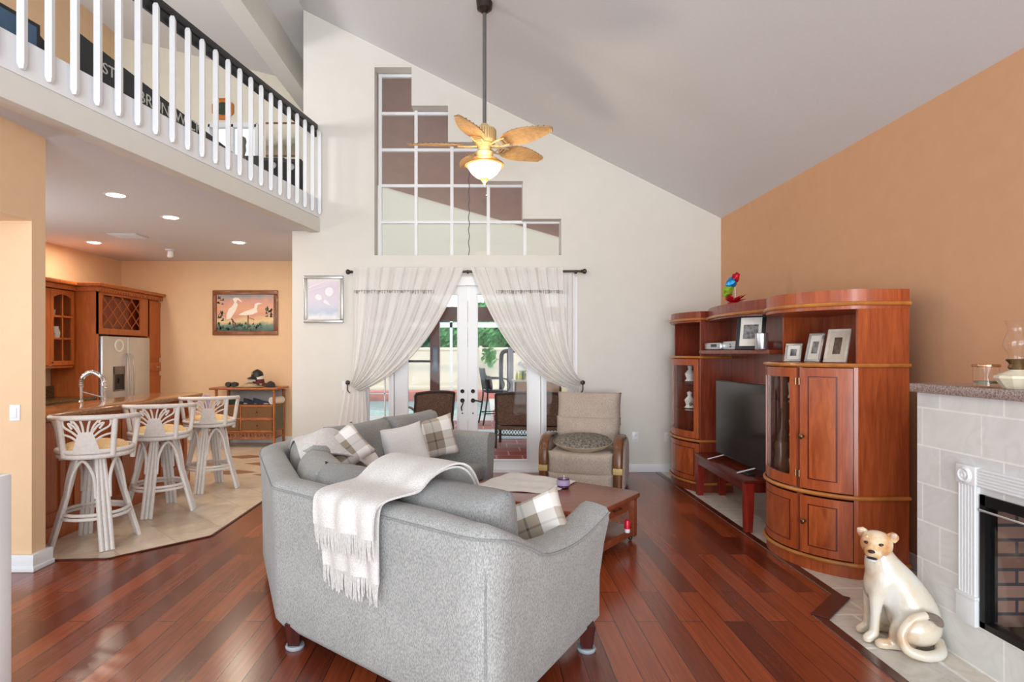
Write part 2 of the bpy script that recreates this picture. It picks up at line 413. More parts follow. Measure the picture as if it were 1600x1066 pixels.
# decorative darker tiles let into the kitchen floor
ACCENT = plain('brown_tile', (150, 112, 88), .35, var=.1, nscale=6)
mbx = MB()
for (x, y) in ((-3.55, 8.9), (-3.05, 8.35), (-2.75, 9.0), (-3.25, 7.75), (-2.65, 7.6), (-3.8, 8.2)):
    mbx.prism([(x - .3, y), (x, y - .16), (x + .3, y), (x, y + .16)], .0004, .002)
struct(mbx.build('floor_tile_inlay', ACCENT, origin=False, smooth=False))

# wall with garden door and stepped window
dx0, dx1, dz1 = at(560, 551, FW).x, at(901, 551, FW).x, at(0, 433, FW).z
wx = [at(p, 0, FW).x for p in (585, 643, 700, 757, 817, 877)]; wz = [at(0, p, FW).z for p in (399, 342, 283, 222, 165, 105)]
step = [(wx[0], wz[0]), (wx[5], wz[0]), (wx[5], wz[1]), (wx[4], wz[1]), (wx[4], wz[2]), (wx[3], wz[2]), (wx[3], wz[3]), (wx[2], wz[3]), (wx[2], wz[4]), (wx[1], wz[4]), (wx[1], wz[5]), (wx[0], wz[5])]
struct(MB().plate([(-2.49, 0), (dx0, 0), (dx0, dz1), (dx1, dz1), (dx1, 0), (3.3, 0), (3.3, 3.21), (3.10, 3.31), (-2.345, 6.03), (-2.345, SOF), (-2.49, SOF)], [step], 'y', FW, FW + .24).build('wall_back', CREAM, origin=False, smooth=False))
struct(MB().box(3.10, 3.3, -1.2, FW + .24, 0, 3.5).build('wall_right', TAN, origin=False, smooth=False))
struct(MB().prism([(3.35, 3.185), (-2.345, 6.03), (-2.345, 6.13), (3.35, 3.285)], -1.2, FW + .3, m=Matrix(((1, 0, 0, 0), (0, 0, 1, 0), (0, 1, 0, 0), (0, 0, 0, 1)))).build('ceiling', CEIL, origin=False, smooth=False))
struct(MB().prism([(-7.0, 7.20), (-2.8, 6.15), (-2.8, 6.25), (-7.0, 7.3)], -1.2, 10.5, m=Matrix(((1, 0, 0, 0), (0, 0, 1, 0), (0, 1, 0, 0), (0, 0, 0, 1)))).build('ceiling_loft', CEIL, origin=False, smooth=False))
struct(MB().prism([(-2.80, 5.80), (-2.345, 6.03), (-2.345, 6.2), (-2.80, 6.2)], -1.2, 10.5, m=Matrix(((1, 0, 0, 0), (0, 0, 1, 0), (0, 1, 0, 0), (0, 0, 0, 1)))).build('ceiling_ridge', CEIL, origin=False, smooth=False))
struct(MB().box(-2.90, -2.66, -1.2, 10.3, 5.43, 6.18).build('ceiling_beam', CREAM, origin=False, smooth=False))
struct(MB().prism([(-6.5, -1.2), (bal_x(-1.2), -1.2), (bal_x(FW), FW), (-2.345, FW), (-2.345, 10.4), (-6.5, 10.4)], SOF, SOF + .15).build('ceiling_kitchen', SOFFIT, origin=False, smooth=False))
# side wall with the doorway and the kitchen walls
struct(MB().box(-6.5, -3.227, 4.254, 4.388, 0, SOF).build('wall_left', PEACH, origin=False, smooth=False))
struct(MB().box(-3.62, -3.227, -1.2, 4.254, 2.502, SOF).build('wall_header', PEACH, origin=False, smooth=False))
struct(MB().box(-6.5, -2.3, 10.3, 10.5, 0, SOF).build('wall_kitchen_back', PEACH, origin=False, smooth=False))
struct(MB().box(-6.46, -6.26, 4.3, 10.4, 0, SOF).build('wall_kitchen_left', PEACH, origin=False, smooth=False))
struct(MB().box(-2.49, -2.3, FW + .245, 10.35, 0, SOF).build('wall_kitchen_right', CREAM, origin=False, smooth=False))
# loft
lw0 = at(326, 195, 10.3); lw1 = at(401, 262, 10.3)
struct(MB().plate([(-6.5, SOF), (-2.2, SOF), (-2.2, 6.1), (-6.5, 7.15)], [[(lw0.x, lw1.z), (lw1.x, lw1.z), (lw1.x, lw0.z), (lw0.x, lw0.z)]], 'y', 10.3, 10.5).build('wall_loft_back', plain('loft_cream_paint', (224, 220, 206), .8, var=.02, nscale=6, spec=.2), origin=False, smooth=False))
struct(MB().box(-6.5, -6.3, -1.2, 10.4, SOF, 7.1).build('wall_loft_left', PEACH, origin=False, smooth=False))
struct(MB().box(-2.35, -2.25, FW + .245, 10.4, SOF, 6.05).build('wall_loft_right', CREAM, origin=False, smooth=False))
# fascia of the loft edge
def along(y0, y1, off0, off1, z0, z1, bev=0):
    n = Vector((1, -.2)).normalized()
    P = lambda y, o: (bal_x(y) + n.x * o, y + n.y * o)
    return MB().prism([P(y0, off0), P(y0, off1), P(y1, off1), P(y1, off0)], z0, z1, bev)
struct(along(1.2, FW - .001, -.12, .035, SOF - .02, 3.317, .02).build('trim_fascia', CREAM, origin=False))
struct(along(1.2, FW - .001, -.02, .025, 3.317, 3.559, .006).build('trim_fascia_board', WHITE, origin=False))
# baseboards
def base(name, x0, x1, y0, y1, h=.115):
    return struct(MB().box(x0, x1, y0, y1, 0, h, .008).build(name, WHITE, origin=False))
base('baseboard_back', dx1 + .01, 3.10, FW - .02, FW)
base('baseboard_back_2', -2.49, dx0 - .01, FW - .02, FW)
base('baseboard_right', 3.08, 3.10, 3.33, FW - .02)
bl = MB().prism([(-6.4, 4.225), (-3.195, 4.225), (-3.195, 4.42), (-3.24, 4.42), (-3.24, 4.254), (-6.4, 4.254)], 0, .12, .006).prism([(-6.4, 4.215), (-3.185, 4.215), (-3.185, 4.425), (-3.22, 4.425), (-3.22, 4.25), (-6.4, 4.25)], 0, .035, .006)
struct(bl.build('baseboard_left', WHITE, origin=False))
base('baseboard_kitchen', -4.9, -2.5, 10.28, 10.3)

# ------------------------------------------------------------------ loft railing
rail = thing('balcony_railing', 'white loft balcony railing with square balusters and a black handrail', 'railing', (bal_x(4.5), 4.5, 3.33))
along(1.3, FW - .03, -.045, .02, 4.45, 4.525, .01).build('handrail', BLACK, rail, label='black handrail')
along(1.3, FW - .03, -.02, .005, 4.36, 4.45).build('rail_board', BLACK, rail, label='black board under the handrail')
for i in range(-9, 22):
    y = 3.77 + .1884 * i; c = Vector((bal_x(y), y, 0)) + Vector((1, -.2, 0)).normalized() * .047
    m = Matrix.Translation(c) @ Matrix.Rotation(radians(45 + 11.3 - 6), 4, 'Z') if False else Matrix.Translation(c) @ Matrix.Rotation(radians(11.3), 4, 'Z')
    b = MB(); s_ = .0215
    b.rings([[m @ Vector((x * k, yy * k, z)) for x, yy in ((-s_, -s_), (s_, -s_), (s_, s_), (-s_, s_))] for z, k in ((3.352, .55), (3.385, 1), (4.405, 1), (4.43, .6))])
    b.build('baluster', WHITE, rail, smooth=False)

# newel of the stair at the very edge
nw = thing('stair_newel', 'white stair newel post and balusters with a black handrail below the light switch', 'newel post', (-2.05, 2.36, 0))
x1 = -1.944
MB().box(x1 - .16, x1, 2.3, 2.46, 0, at(0, 752, 2.3).z, .012).build('post', WHITE, nw)
MB().box(x1 - .17, x1 + .006, 2.29, 2.47, 0, .14, .006).build('post_base', WHITE, nw)
MB().box(x1 - .115, x1 - .045, 1.0, 2.44, at(0, 752, 2.3).z - .003, at(0, 726, 2.3).z, .012).build('rail', BLACK, nw, label='black handrail')
MB().box(x1 - .13, x1 - .03, .98, 1.08, 0, at(0, 752, 2.3).z, .006).build('post', WHITE, nw)
for k in range(8):
    MB().box(x1 - .10, x1 - .06, 1.2 + k * .14, 1.24 + k * .14, 0, at(0, 752, 2.3).z).build('baluster', WHITE, nw)

# ------------------------------------------------------------------ stepped window
WY = FW + .17
cx_ = [at(p, 0, WY).x for p in (594, 650, 706, 763, 820, 877)]; cz_ = [at(0, p, WY).z for p in (399, 347, 290, 234, 177, 118)]
wf = MB(); t = .021
tops = [5, 4, 3, 2, 1]
for i in range(6):
    top = tops[i] if i < 5 else 1
    if i > 0: top = max(tops[i - 1], tops[min(i, 4)]) if i < 5 else 1
    wf.box(cx_[i] - t, cx_[i] + t, WY, WY + .05, cz_[0] - .02, cz_[top] + t)
for j in range(1, 6):
    last = max(i for i in range(5) if tops[i] >= j) + 1
    wf.box(cx_[0] - t, cx_[last] + t, WY + .004, WY + .046, cz_[j] - t * .9, cz_[j] + t * .9)
win = struct(wf.build('window_1', WHITE, origin=False, smooth=False))
pn = MB()
for i in range(5): pn.box(cx_[i], cx_[i + 1], WY + .02, WY + .026, cz_[0] - .02, cz_[tops[i]])
pn.build('window_pane', GLASS, win, smooth=False)
tag(MB().tube(smooth_path([at(732 + (i % 2) * 1.5, 262 + 137 * i / 14, WY - .06) for i in range(15)], 3), .006, 6).build('pull_cord', plain('grey_cord', (96, 92, 90), .8)), 'thin twisted dark cord hanging in front of the stepped window', 'cord')

# ------------------------------------------------------------------ garden doors
DY = FW + .05
def dpx(p): return at(p, 0, DY).x
def dpz(p): return at(0, p, DY).z
zb, zt = 0.0, dpz(447)
fr = MB()
for a, b in ((560, 572), (612, 616), (845, 849), (890, 901)): fr.box(dpx(a), dpx(b), FW - .01, FW + .16, 0, dz1)
fr.box(dpx(572), dpx(890), FW - .01, FW + .16, zt, dz1); fr.box(dpx(560), dpx(901), FW - .03, FW + .17, 0, .018)
struct(fr.build('door_frame', WHITE, origin=False, smooth=False))
def leaf(name, x0, x1, gx0, gx1, gz0, gz1, side):
    lb = MB(); y0, y1 = DY, DY + .045
    lb.box(x0, gx0, y0, y1, .02, zt); lb.box(gx1, x1, y0, y1, .02, zt); lb.box(gx0, gx1, y0, y1, .02, gz0); lb.box(gx0, gx1, y0, y1, gz1, zt)
    for a, b in ((gx0 - .012, gx0 + .006), (gx1 - .006, gx1 + .012)): lb.box(a, b, y0 - .008, y1, gz0 - .012, gz1 + .012, .003)
    for a, b in ((gz0 - .012, gz0 + .006), (gz1 - .006, gz1 + .012)): lb.box(gx0, gx1, y0 - .008, y1, a, b, .003)
    o = struct(lb.build(name, WHITE, origin=False))
    MB().box(gx0, gx1, DY + .02, DY + .026, gz0, gz1).build('door_glass', DOORGLASS, o, smooth=False)
    hx = dpx(722.5 if side < 0 else 739)
    h = MB()
    for pz, r in ((611.5, .027), (626, .029), (646, .010)): h.lathe([(0, 0), (r * .75, .012), (r, .006), (r, 0)], seg=16, m=frame((hx, DY, dpz(pz)), (1, 0, 0), (0, 0, 1), (0, -1, 0)))
    h.build('deadbolt', BRONZE, o)
    z = dpz(626); d = 1 if side > 0 else .15
    pts = [(hx, DY - .01, z), (hx, DY - .05, z)] + ([(hx + .05, DY - .055, z + .002), (hx + .10, DY - .05, z - .012), (hx + .125, DY - .048, z)] if side > 0 else [(hx + .01, DY - .055, z - .03), (hx - .012, DY - .05, z - .09), (hx - .002, DY - .048, z - .13)])
    MB().tube(smooth_path(pts, 4), .009, 8).build('door_handle', BRONZE, o)
    return o
leaf('door_1', dpx(616.5), dpx(730.6), dpx(637), dpx(715), dpz(719), dpz(460), -1)
leaf('door_2', dpx(731.2), dpx(844.5), dpx(746), dpx(824), dpz(719), dpz(460), 1)
for k, (a, b) in enumerate(((572, 612), (849, 890))):
    sb = MB(); x0, x1 = dpx(a), dpx(b)
    for p in (x0 + .02, x1 - .02): sb.box(p - .02, p + .02, DY, DY + .04, .02, zt)
    for z in (.16, zt - .10): sb.box(x0, x1, DY, DY + .04, z - .14 if z < 1 else z, z + .1 if z > 1 else z)
    if k == 0:
        xm = dpx(601); sb.box(xm - .008, xm + .008, DY + .01, DY + .04, .16, zt - .1)
        for i in range(1, 5): sb.box(x0, x1, DY + .01, DY + .04, .16 + i * .43 - .008, .16 + i * .43 + .008)
    o = struct(sb.build('window_%d' % (k + 2), WHITE, origin=False, smooth=False))
    MB().box(x0, x1, DY + .018, DY + .024, .1, zt - .05).build('window_pane', DOORGLASS, o, smooth=False)

# ------------------------------------------------------------------ wall plates, ceiling lights
def plate_(name, label, cat, px, py, Y, w, h, normal='y', kind='outlet', X=None):
    c = at(px, py, Y)
    t_ = thing(name, label, cat, c)
    MB().box(c.x - w / 2, c.x + w / 2, Y - .008, Y, c.z - h / 2, c.z + h / 2, .003).build('cover_plate', WHITE, t_)
    dk = plain('socket_shadow', (150, 148, 142), .5)
    m_ = MB()
    if kind == 'outlet':
        for dz in (-.026, .026): m_.box(c.x - .018, c.x + .018, Y - .0105, Y - .007, c.z + dz - .014, c.z + dz + .014, .003)
        m_.build('socket', WHITE, t_)
        s2 = MB()
        for dz in (-.026, .026):
            for dx in (-.006, .006): s2.box(c.x + dx - .0015, c.x + dx + .0015, Y - .0112, Y - .009, c.z + dz - .006, c.z + dz + .006)
        s2.build('slot', dk, t_, smooth=False)
    else:
        m_.box(c.x - .017, c.x + .017, Y - .014, Y - .007, c.z - .034, c.z + .034, .003); m_.build('rocker', WHITE, t_)
    return t_
plate_('wall_outlet', 'white double outlet on the cream wall just beside the recliner', 'outlet', 993, 683, FW, .088, .135)
plate_('wall_outlet', 'white double outlet on the cream wall next to the wood entertainment center', 'outlet', 1043, 683, FW, .075, .115)
plate_('light_switch', 'white rocker light switch on the peach wall beside the stair newel', 'light switch', 24, 645, 4.254, .075, .115, kind='switch')
plate_('light_switch', 'white rocker switch on the cream wall behind the tied curtain', 'light switch', 540, 603, FW, .088, .12, kind='switch')
LENS = emit('light_lens', (255, 244, 228), 9)
for i, (px, py, lab) in enumerate(((181, 305, 'recessed ceiling light closest to the loft railing end of the kitchen'), (267, 340, 'recessed ceiling light midway along the kitchen soffit'), (147, 379, 'recessed ceiling light above the glass front kitchen cabinet'), (373, 379, 'recessed ceiling light above the egret painting'))):
    Y = (SOF - H) * F / (CY - py); c = Vector(((px - CX) * Y / F, Y, SOF))
    t_ = thing('recessed_light', 'round white lit ' + lab, 'ceiling light', c, 0, 'recessed lights in the kitchen ceiling')
    MB().lathe([(.080, -.002), (.105, -.004), (.115, 0), (.080, 0)], c, 28).build('trim_ring', WHITE, t_)
    MB().lathe([(0, -.012), (.05, -.010), (.084, -.003), (.084, -.0005), (0, -.0005)], c, 28).build('lens', LENS, t_)
    l = bpy.data.lights.new('downlight', 'AREA'); l.shape = 'DISK'; l.size = .16; l.energy = 17; l.color = (1, .86, .68)
    o = bpy.data.objects.new('downlight', l); COL.objects.link(o); o.parent = t_; o.location = (0, 0, -.03)
c = Vector(((200 - CX), 0, 0)); Y = (SOF - H) * F / (CY - 368); c = Vector(((200 - CX) * Y / F, Y, SOF))
v_ = thing('ceiling_vent', 'white slatted air vent in the kitchen soffit', 'vent', c)
MB().box(c.x - .2, c.x + .2, c.y - .15, c.y + .15, SOF - .012, SOF, .004).build('vent_frame', SOFFIT, v_)
sl = MB()
for i in range(9): sl.box(c.x - .17, c.x + .17, c.y - .12 + i * .03, c.y - .108 + i * .03, SOF - .018, SOF - .012)
sl.build('slats', SOFFIT, v_, smooth=False)
Y = (SOF - H) * F / (CY - 390); c = Vector(((265 - CX) * Y / F, Y, SOF))
v_ = thing('ceiling_spotlight', 'small white adjustable spotlight hanging from the kitchen soffit', 'spotlight', c)
MB().lathe([(0, -.02), (.06, -.02), (.065, 0), (0, 0)], c).build('canopy', WHITE, v_)
MB().lathe([(.02, 0), (.045, .02), (.04, .10), (.015, .12)], seg=18, m=frame(c + Vector((0.02, -.02, -.13)), (1, 0, 0), (0, 1, .3), (.2, -.3, 1))).build('spot_head', WHITE, v_)
# ================================================================== sectional sofa
def V2(x, y): return Vector((x, y))
P = [V2(.63, 3.23), V2(.03, 2.26), V2(-1.11, 3.19), V2(-1.64, 4.40), V2(-.66, 6.40), V2(.10, 6.03)]
RAD = [0, .13, .16, .40, .10, 0]
def rounded(P, R, n=8):
    out = []
    for i, p in enumerate(P):
        if R[i] == 0: out.append(p.copy()); continue
        a = (P[i - 1] - p).normalized(); b = (P[i + 1] - p).normalized(); ang = a.angle(b); d = R[i] / math.tan(ang / 2)
        q0, q1 = p + a * d, p + b * d
        for k in range(n + 1):
            t_ = k / n; out.append(q0 * (1 - t_) ** 2 + p * 2 * t_ * (1 - t_) + q1 * t_ * t_)
    return out
def dense(pts, step=.06):
    out = []
    for a, b in zip(pts[:-1], pts[1:]):
        n = max(1, int((b - a).length / step))
        out += [a.lerp(b, k / n) for k in range(n)]
    return out + [pts[-1]]
sofa_path = dense(rounded(P, RAD))
S_len = [0]
for a, b in zip(sofa_path[:-1], sofa_path[1:]): S_len.append(S_len[-1] + (b - a).length)
TOT = S_len[-1]; armA = (P[1] - P[0]).length; armC = (P[5] - P[4]).length
def sofa_top(s):
    d = min(s - 0, TOT - s); L = armA if s < TOT / 2 else armC
    if d > L: return .872
    x = d / L                                  # 0 front .. 1 corner
    lo = .735 - .055 * sin(pi * min(x / .75, 1)) if s < TOT / 2 else .75
    k = max(0, (x - .62) / .38); k = k * k * (3 - 2 * k)
    return lo + (.872 - lo) * k
def inward(i):
    a = sofa_path[max(i - 1, 0)]; b = sofa_path[min(i + 1, len(sofa_path) - 1)]; d = (b - a).normalized(); return V2(d.y, -d.x)
sofa = thing('sectional_sofa', 'large light grey upholstered sectional sofa in the middle of the room', 'sofa', (-.4, 3.9, 0))
rings = []
for i, p in enumerate(sofa_path):
    n = inward(i); z = sofa_top(S_len[i]); d = min(S_len[i], TOT - S_len[i]); L = armA if S_len[i] < TOT / 2 else armC
    th = .15 - .02 * max(0, 1 - d / (L * .8)) - .08 * max(0, 1 - (p - P[1]).length / .35); fl_ = .02 + .035 * max(0, 1 - d / L)
    prof = [(.03, .09), (.0, .13), (-.002, .35), (-fl_ * .5, z - .2), (-fl_, z - .07), (-fl_ + .002, z - .03), (-fl_ + .015, z - .008), (.03, z + .008), (th * .6, z + .010), (th - .02, z - .01), (th, z - .05), (th + .01, z - .2), (th + .01, .3), (th, .09)]
    rings.append([Vector((p.x + n.x * o, p.y + n.y * o, zz)) for o, zz in prof])
MB().rings(rings).build('back_frame', SOFA, sofa, smooth=55)
# piping along the seams
pip = MB()
pts = []
for i, p in enumerate(sofa_path):
    n = inward(i); z = sofa_top(S_len[i]); d = min(S_len[i], TOT - S_len[i]); L = armA if S_len[i] < TOT / 2 else armC; fl_ = .022 + .035 * max(0, 1 - d / L); pts.append(Vector((p.x - n.x * fl_, p.y - n.y * fl_, z - .035)))
pip.tube(pts, .006, 6)
c1 = min(sofa_path, key=lambda p: (p - P[1]).length)
pip.tube([Vector((c1.x - .012, c1.y + .008, z)) + Vector((0, -.012 - .02 * max(0, z - .5), 0)) for z in (.10, .4, .6, .75, .82, .85)], .006, 6)
pip.build('piping', SOFA_DARK, sofa)
def off_line(i, d):
    a, b = P[i], P[i + 1]; dr = (b - a).normalized(); n = V2(dr.y, -dr.x); return a + n * d, dr
def isect(i, j, d):
    p, u = off_line(i, d); q, v = off_line(j, d); cr = u.x * v.y - u.y * v.x
    t_ = ((q.x - p.x) * v.y - (q.y - p.y) * v.x) / cr; return p + u * t_
D_ = .86
def inA(i, d, s): p, u = off_line(i, d); return p + u * s
A0b, A0f = inA(1, .17, .24), inA(1, D_ + .12, .26)
ABb, ABf = isect(1, 2, .17), isect(1, 2, D_)
BCb, BCf = isect(2, 3, .17), isect(2, 3, D_)
LC = (P[4] - P[3]).length
CMb, CMf = inA(3, .17, 1.25), inA(3, D_, 1.25)
C1b, C1f = inA(3, .17, LC - .20), inA(3, D_, LC - .22)
deck = MB()
for q in ([A0b, ABb, ABf, A0f], [ABb, BCb, BCf, ABf], [BCb, C1b, C1f, BCf]): deck.prism([tuple(x) for x in q], .09, .30, .01)
deck.build('seat_base', SOFA, sofa)
for q in ([A0b, ABb, ABf, A0f], [ABb, BCb, BCf, ABf], [BCb, CMb, CMf, BCf], [CMb, C1b, C1f, CMf]):
    ce = sum((Vector(x) for x in q), V2(0, 0)) / 4
    q2 = [ce + (Vector(x) - ce) * .985 for x in q]
    MB().prism([tuple(x) for x in q2], .30, .475, .045, 4).build('seat_cushion', SOFA_DARK, sofa, smooth=60)
# loose back cushions
def back_cushion(i, s, w, h, t_, d, zc, lean=.14, yaw=0, mat_=SOFA):
    p = inA(i, d, s); _, u = off_line(i, 0); n = V2(u.y, -u.x)
    x = Vector((u.x, u.y, 0)); y = Vector((n.x, n.y, 0)); x = Matrix.Rotation(yaw, 3, 'Z') @ x; y = Matrix.Rotation(yaw, 3, 'Z') @ y
    z = (Vector((0, 0, 1)) - y * lean).normalized(); yy = z.cross(x)
    mb = pillow(MB(), w, h, t_, frame(Vector((p.x, p.y, zc)), x, yy, z), 20, .42, .05)
    mb.build('back_cushion', mat_, sofa, smooth=80)
back_cushion(1, .44, .66, .50, .30, .30, .715, mat_=SOFA_DARK)
back_cushion(1, 1.08, .66, .47, .30, .30, .715, mat_=SOFA_DARK)
back_cushion(2, .34, .68, .46, .28, .31, .70)
back_cushion(2, .98, .62, .46, .28, .33, .715)
back_cushion(3, .72, .80, .52, .30, .34, .73, mat_=SOFA_DARK)
back_cushion(3, 1.52, .84, .52, .30, .34, .735, mat_=SOFA_DARK)
LEGW = wood('sofa_leg_wood', (52, 18, 14), (78, 28, 20), .3)
for px, py, glide in ((461, 1006, True), (916, 1010, True)):
    c = fl(px, py, .02)
    o = MB().rings([[Vector((c.x + a * r, c.y + b * r, z)) for a, b in ((-1, -1), (1, -1), (1, 1), (-1, 1))] for z, r in ((.018, .028), (.14, .042))]).build('leg', LEGW, sofa, smooth=False)
    MB().lathe([(0, 0), (.046, 0), (.05, .01), (.046, .02), (0, .02)], c - Vector((0, 0, .02))).build('glide', plain('felt_glide', (150, 160, 168), .7), o)
for p in ((-1.3, 3.9), (-.5, 6.15), (0.0, 5.95)):
    MB().rings([[Vector((p[0] + a * r, p[1] + b * r, z)) for a, b in ((-1, -1), (1, -1), (1, 1), (-1, 1))] for z, r in ((0, .028), (.12, .042))]).build('leg', LEGW, sofa, smooth=False)

# ------------------------------------------------------------------ throw pillows
def plaid(name, ang=0.0, scale=1.0):
    m, nt, b = newmat(name); v = coords(nt, (scale, scale, scale), 'UV', (0, 0, ang)); sp = nt.nodes.new('ShaderNodeSeparateXYZ'); nt.links.new(v, sp.inputs[0])
    def st(o):
        fr_ = N(nt, 'ShaderNodeMath', operation='FRACT'); nt.links.new(o, fr_.inputs[0])
        r = nt.nodes.new('ShaderNodeValToRGB'); r.color_ramp.interpolation = 'CONSTANT'; e = r.color_ramp.elements
        stops = [(0, (238, 236, 232)), (.22, (150, 138, 122)), (.40, (70, 70, 70)), (.44, (150, 138, 122)), (.62, (240, 239, 236)), (.86, (196, 188, 176))]
        while len(e) < len(stops): e.new(.5)
        for k, (p, c) in enumerate(stops): e[k].position = p; e[k].color = lin(c)
        nt.links.new(fr_.outputs[0], r.inputs[0]); return r.outputs[0]
    nt.links.new(mix(nt, .45, st(sp.outputs[0]), st(sp.outputs[1])), b.inputs['Base Color']); b.inputs['Roughness'].default_value = .9
    n = N(nt, 'ShaderNodeTexNoise', Scale=240.0); nt.links.new(coords(nt), n.inputs['Vector']); bump(nt, b, n.outputs[0], .3, .002); return m
PLAID = plaid('plaid_cloth', 0, 1.0)
def uv_box(o, w, h, m):
    """flat cloth coordinates across the cushion face"""
    me = o.data; uv = me.uv_layers.new(name='cloth'); inv = m.inverted(); W = WORLD_OF[o.name]
    for l in me.loops:
        c = inv @ (W @ me.vertices[l.vertex_index].co); uv.data[l.index].uv = (c.x / w + .5, c.z / h + .5)
def throw_pillow(label, c, right, face, w, h, t_, mat_, roll=0, name='throw_pillow'):
    f_ = Vector(face).normalized(); x = Vector(right); x = (x - f_ * x.dot(f_)).normalized(); z = x.cross(f_) * -1
    z = f_.cross(x) * -1 if (f_.cross(x) * -1).z > 0 else f_.cross(x)
    m = frame(Vector(c), x, f_, z) @ Matrix.Rotation(roll, 4, 'Y')
    o = tag(pillow(MB(), w, h, t_, m, 18, .45, .10).build(name, mat_, None, smooth=80), label, 'pillow'); uv_box(o, w, h, m); return o
throw_pillow('plain white square pillow propped on the far seat of the grey sofa', at(633, 701, 5.05), (.8, .5, 0), (.55, -.75, .38), .44, .42, .15, WHITECLOTH, radians(-8))
throw_pillow('grey white plaid pillow leaning on the far arm of the grey sofa', at(680, 684, 5.62), (.85, .5, 0), (.45, -.85, .22), .43, .40, .15, PLAID, radians(-8))
throw_pillow('plaid pillow at the near end of the grey sofa beside its wide arm', (.265, 3.08, .665), (.85, .5, 0), (-.35, -.8, .45), .37, .31, .11, PLAID, radians(4))
throw_pillow('striped brown plaid pillow slumped in the sofa corner under a grey throw', at(535, 705, 4.25), (.9, .3, 0), (.3, -.8, .55), .40, .30, .14, PLAID, radians(-35))
# grey white throw bunched over the corner cushions
def corner_throw(u, v):
    px = 462 + 118 * u; base_ = at(px, 700 - 24 * sin(pi * min(u * 1.15, 1)) + 12 * u, 4.15 + .55 * u)
    d = (v - .5)
    return Vector((base_.x + .28 * d, base_.y - .62 * d, base_.z + .035 - .30 * d * d * 1.4 + .018 * sin(9 * u + 7 * v) * (1 - .4 * u)))
tag(MB().surf(corner_throw, 28, 18, .012).build('throw_blanket', fabric('pale_grey_throw', (205, 203, 202), (228, 227, 226), 120), None, smooth=80), 'pale grey throw heaped over the sofa corner cushions', 'blanket')

# ------------------------------------------------------------------ white fringed throw over the near back
uA = (P[2] - P[1]).normalized(); nA = V2(uA.y, -uA.x)
LA = (P[2] - P[1]).length
def sof(s, d, z): p = P[2] - uA * s + nA * d; return Vector((p.x, p.y, z))     # s from the far-left corner towards the near corner
thr = thing('throw_blanket', 'white knitted throw with fringe draped over the near back of the grey sofa', 'blanket', sof(.72, 0, .5))
prof = [(.78, .50), (.66, .56), (.56, .74), (.50, .90), (.42, .985), (.32, .995), (.23, .965), (.16, .915), (.08, .908), (.0, .905), (-.05, .885), (-.062, .82), (-.058, .72), (-.05, .62), (-.045, .53)]
pp = smooth_path([Vector((d, 0, z)) for d, z in prof], 3)
def throw_fn(zmin, s0, s1, lift):
    keep = [p for k, p in enumerate(pp) if p.z >= zmin or p.x > .1]
    def f(u, v):
        k = v * (len(keep) - 1); i = min(int(k), len(keep) - 2); q = keep[i].lerp(keep[i + 1], k - i)
        w = max(0, min(1, (q.x + .05) / .5))            # 0 hanging, 1 spread on the seat side
        s = (s0 + .04 * w) * (1 - u) + (s1 + .07 * w) * u
        rip = .008 * sin(u * 19 + q.z * 5) * (1 - w) + .006 * sin(u * 11 + v * 9)
        return sof(s, q.x - lift * (1 - w) - rip * .9, q.z + lift * w * .6 + .004)
    return f, keep
fA, kA = throw_fn(.53, .50, .90, .006)
MB().surf(lambda u, v: fA(u, v), 40, 70, .010).build('under_layer', KNIT, thr, smooth=80)
fB, kB = throw_fn(.735, .49, .915, .042)
MB().surf(lambda u, v: fB(u, v), 40, 60, .010).build('upper_layer', KNIT, thr, smooth=80)
def fringe(f, n, length, seed):
    r = random.Random(seed); mb = MB()
    for i in range(n):
        a = f((i + .5) / n, 1.0); out = Vector((-nA.x, -nA.y, 0)); L = length * r.uniform(.7, 1.15); sw = Vector((uA.x, uA.y, 0)) * r.uniform(-.012, .012)
        mb.tube([a + out * .002 + Vector((0, 0, .012)), a + out * .004 - Vector((0, 0, L * .5)) + sw * .5, a + out * .0 - Vector((0, 0, L)) + sw], [.0045, .004, .0025], 5)
    return mb
FRG = fabric('fringe_yarn', (188, 185, 182), (214, 212, 210), 200)
fringe(fA, 48, .105, 3).build('fringe', FRG, thr); fringe(fB, 48, .11, 4).build('fringe', FRG, thr)

# ================================================================== coffee table
R_ = V2(1.335, 4.96); u_ = V2(.62, .785).normalized(); v_2 = V2(-.785, .62).normalized(); TL, TWd = 1.32, .92
ct = thing('coffee_table', 'brown wooden coffee table with an open lower shelf inside the sectional', 'coffee table', (.55, 4.9, 0))
def tp(a, b): p = R_ + v_2 * a - u_ * b; return (p.x, p.y)
def rrect(a0, a1, b0, b1, r, n=5):
    out = []
    for (ca, cb, st) in ((a1 - r, b1 - r, 0), (a0 + r, b1 - r, 90), (a0 + r, b0 + r, 180), (a1 - r, b0 + r, 270)):
        for k in range(n + 1):
            an = radians(st + 90 * k / n); out.append(tp(ca + r * cos(an), cb + r * sin(an)))
    return out
MB().prism(rrect(0, TL, 0, TWd, .09), .365, .40, .010, 3).build('table_top', TABLEWOOD, ct)
ap = MB()
for q in ((.06, .09, .06, TWd - .06), (TL - .09, TL - .06, .06, TWd - .06), (.06, TL - .06, .06, .09), (.06, TL - .06, TWd - .09, TWd - .06)):
    ap.prism([tp(q[0], q[2]), tp(q[1], q[2]), tp(q[1], q[3]), tp(q[0], q[3])], .265, .365, .004)
ap.build('apron', TABLEWOOD, ct)
for a in (.04, TL - .09):
    for b in (.04, TWd - .09): MB().prism([tp(a, b), tp(a + .05, b), tp(a + .05, b + .05), tp(a, b + .05)], 0.035, .365, .006).build('leg', TABLEWOOD, ct)
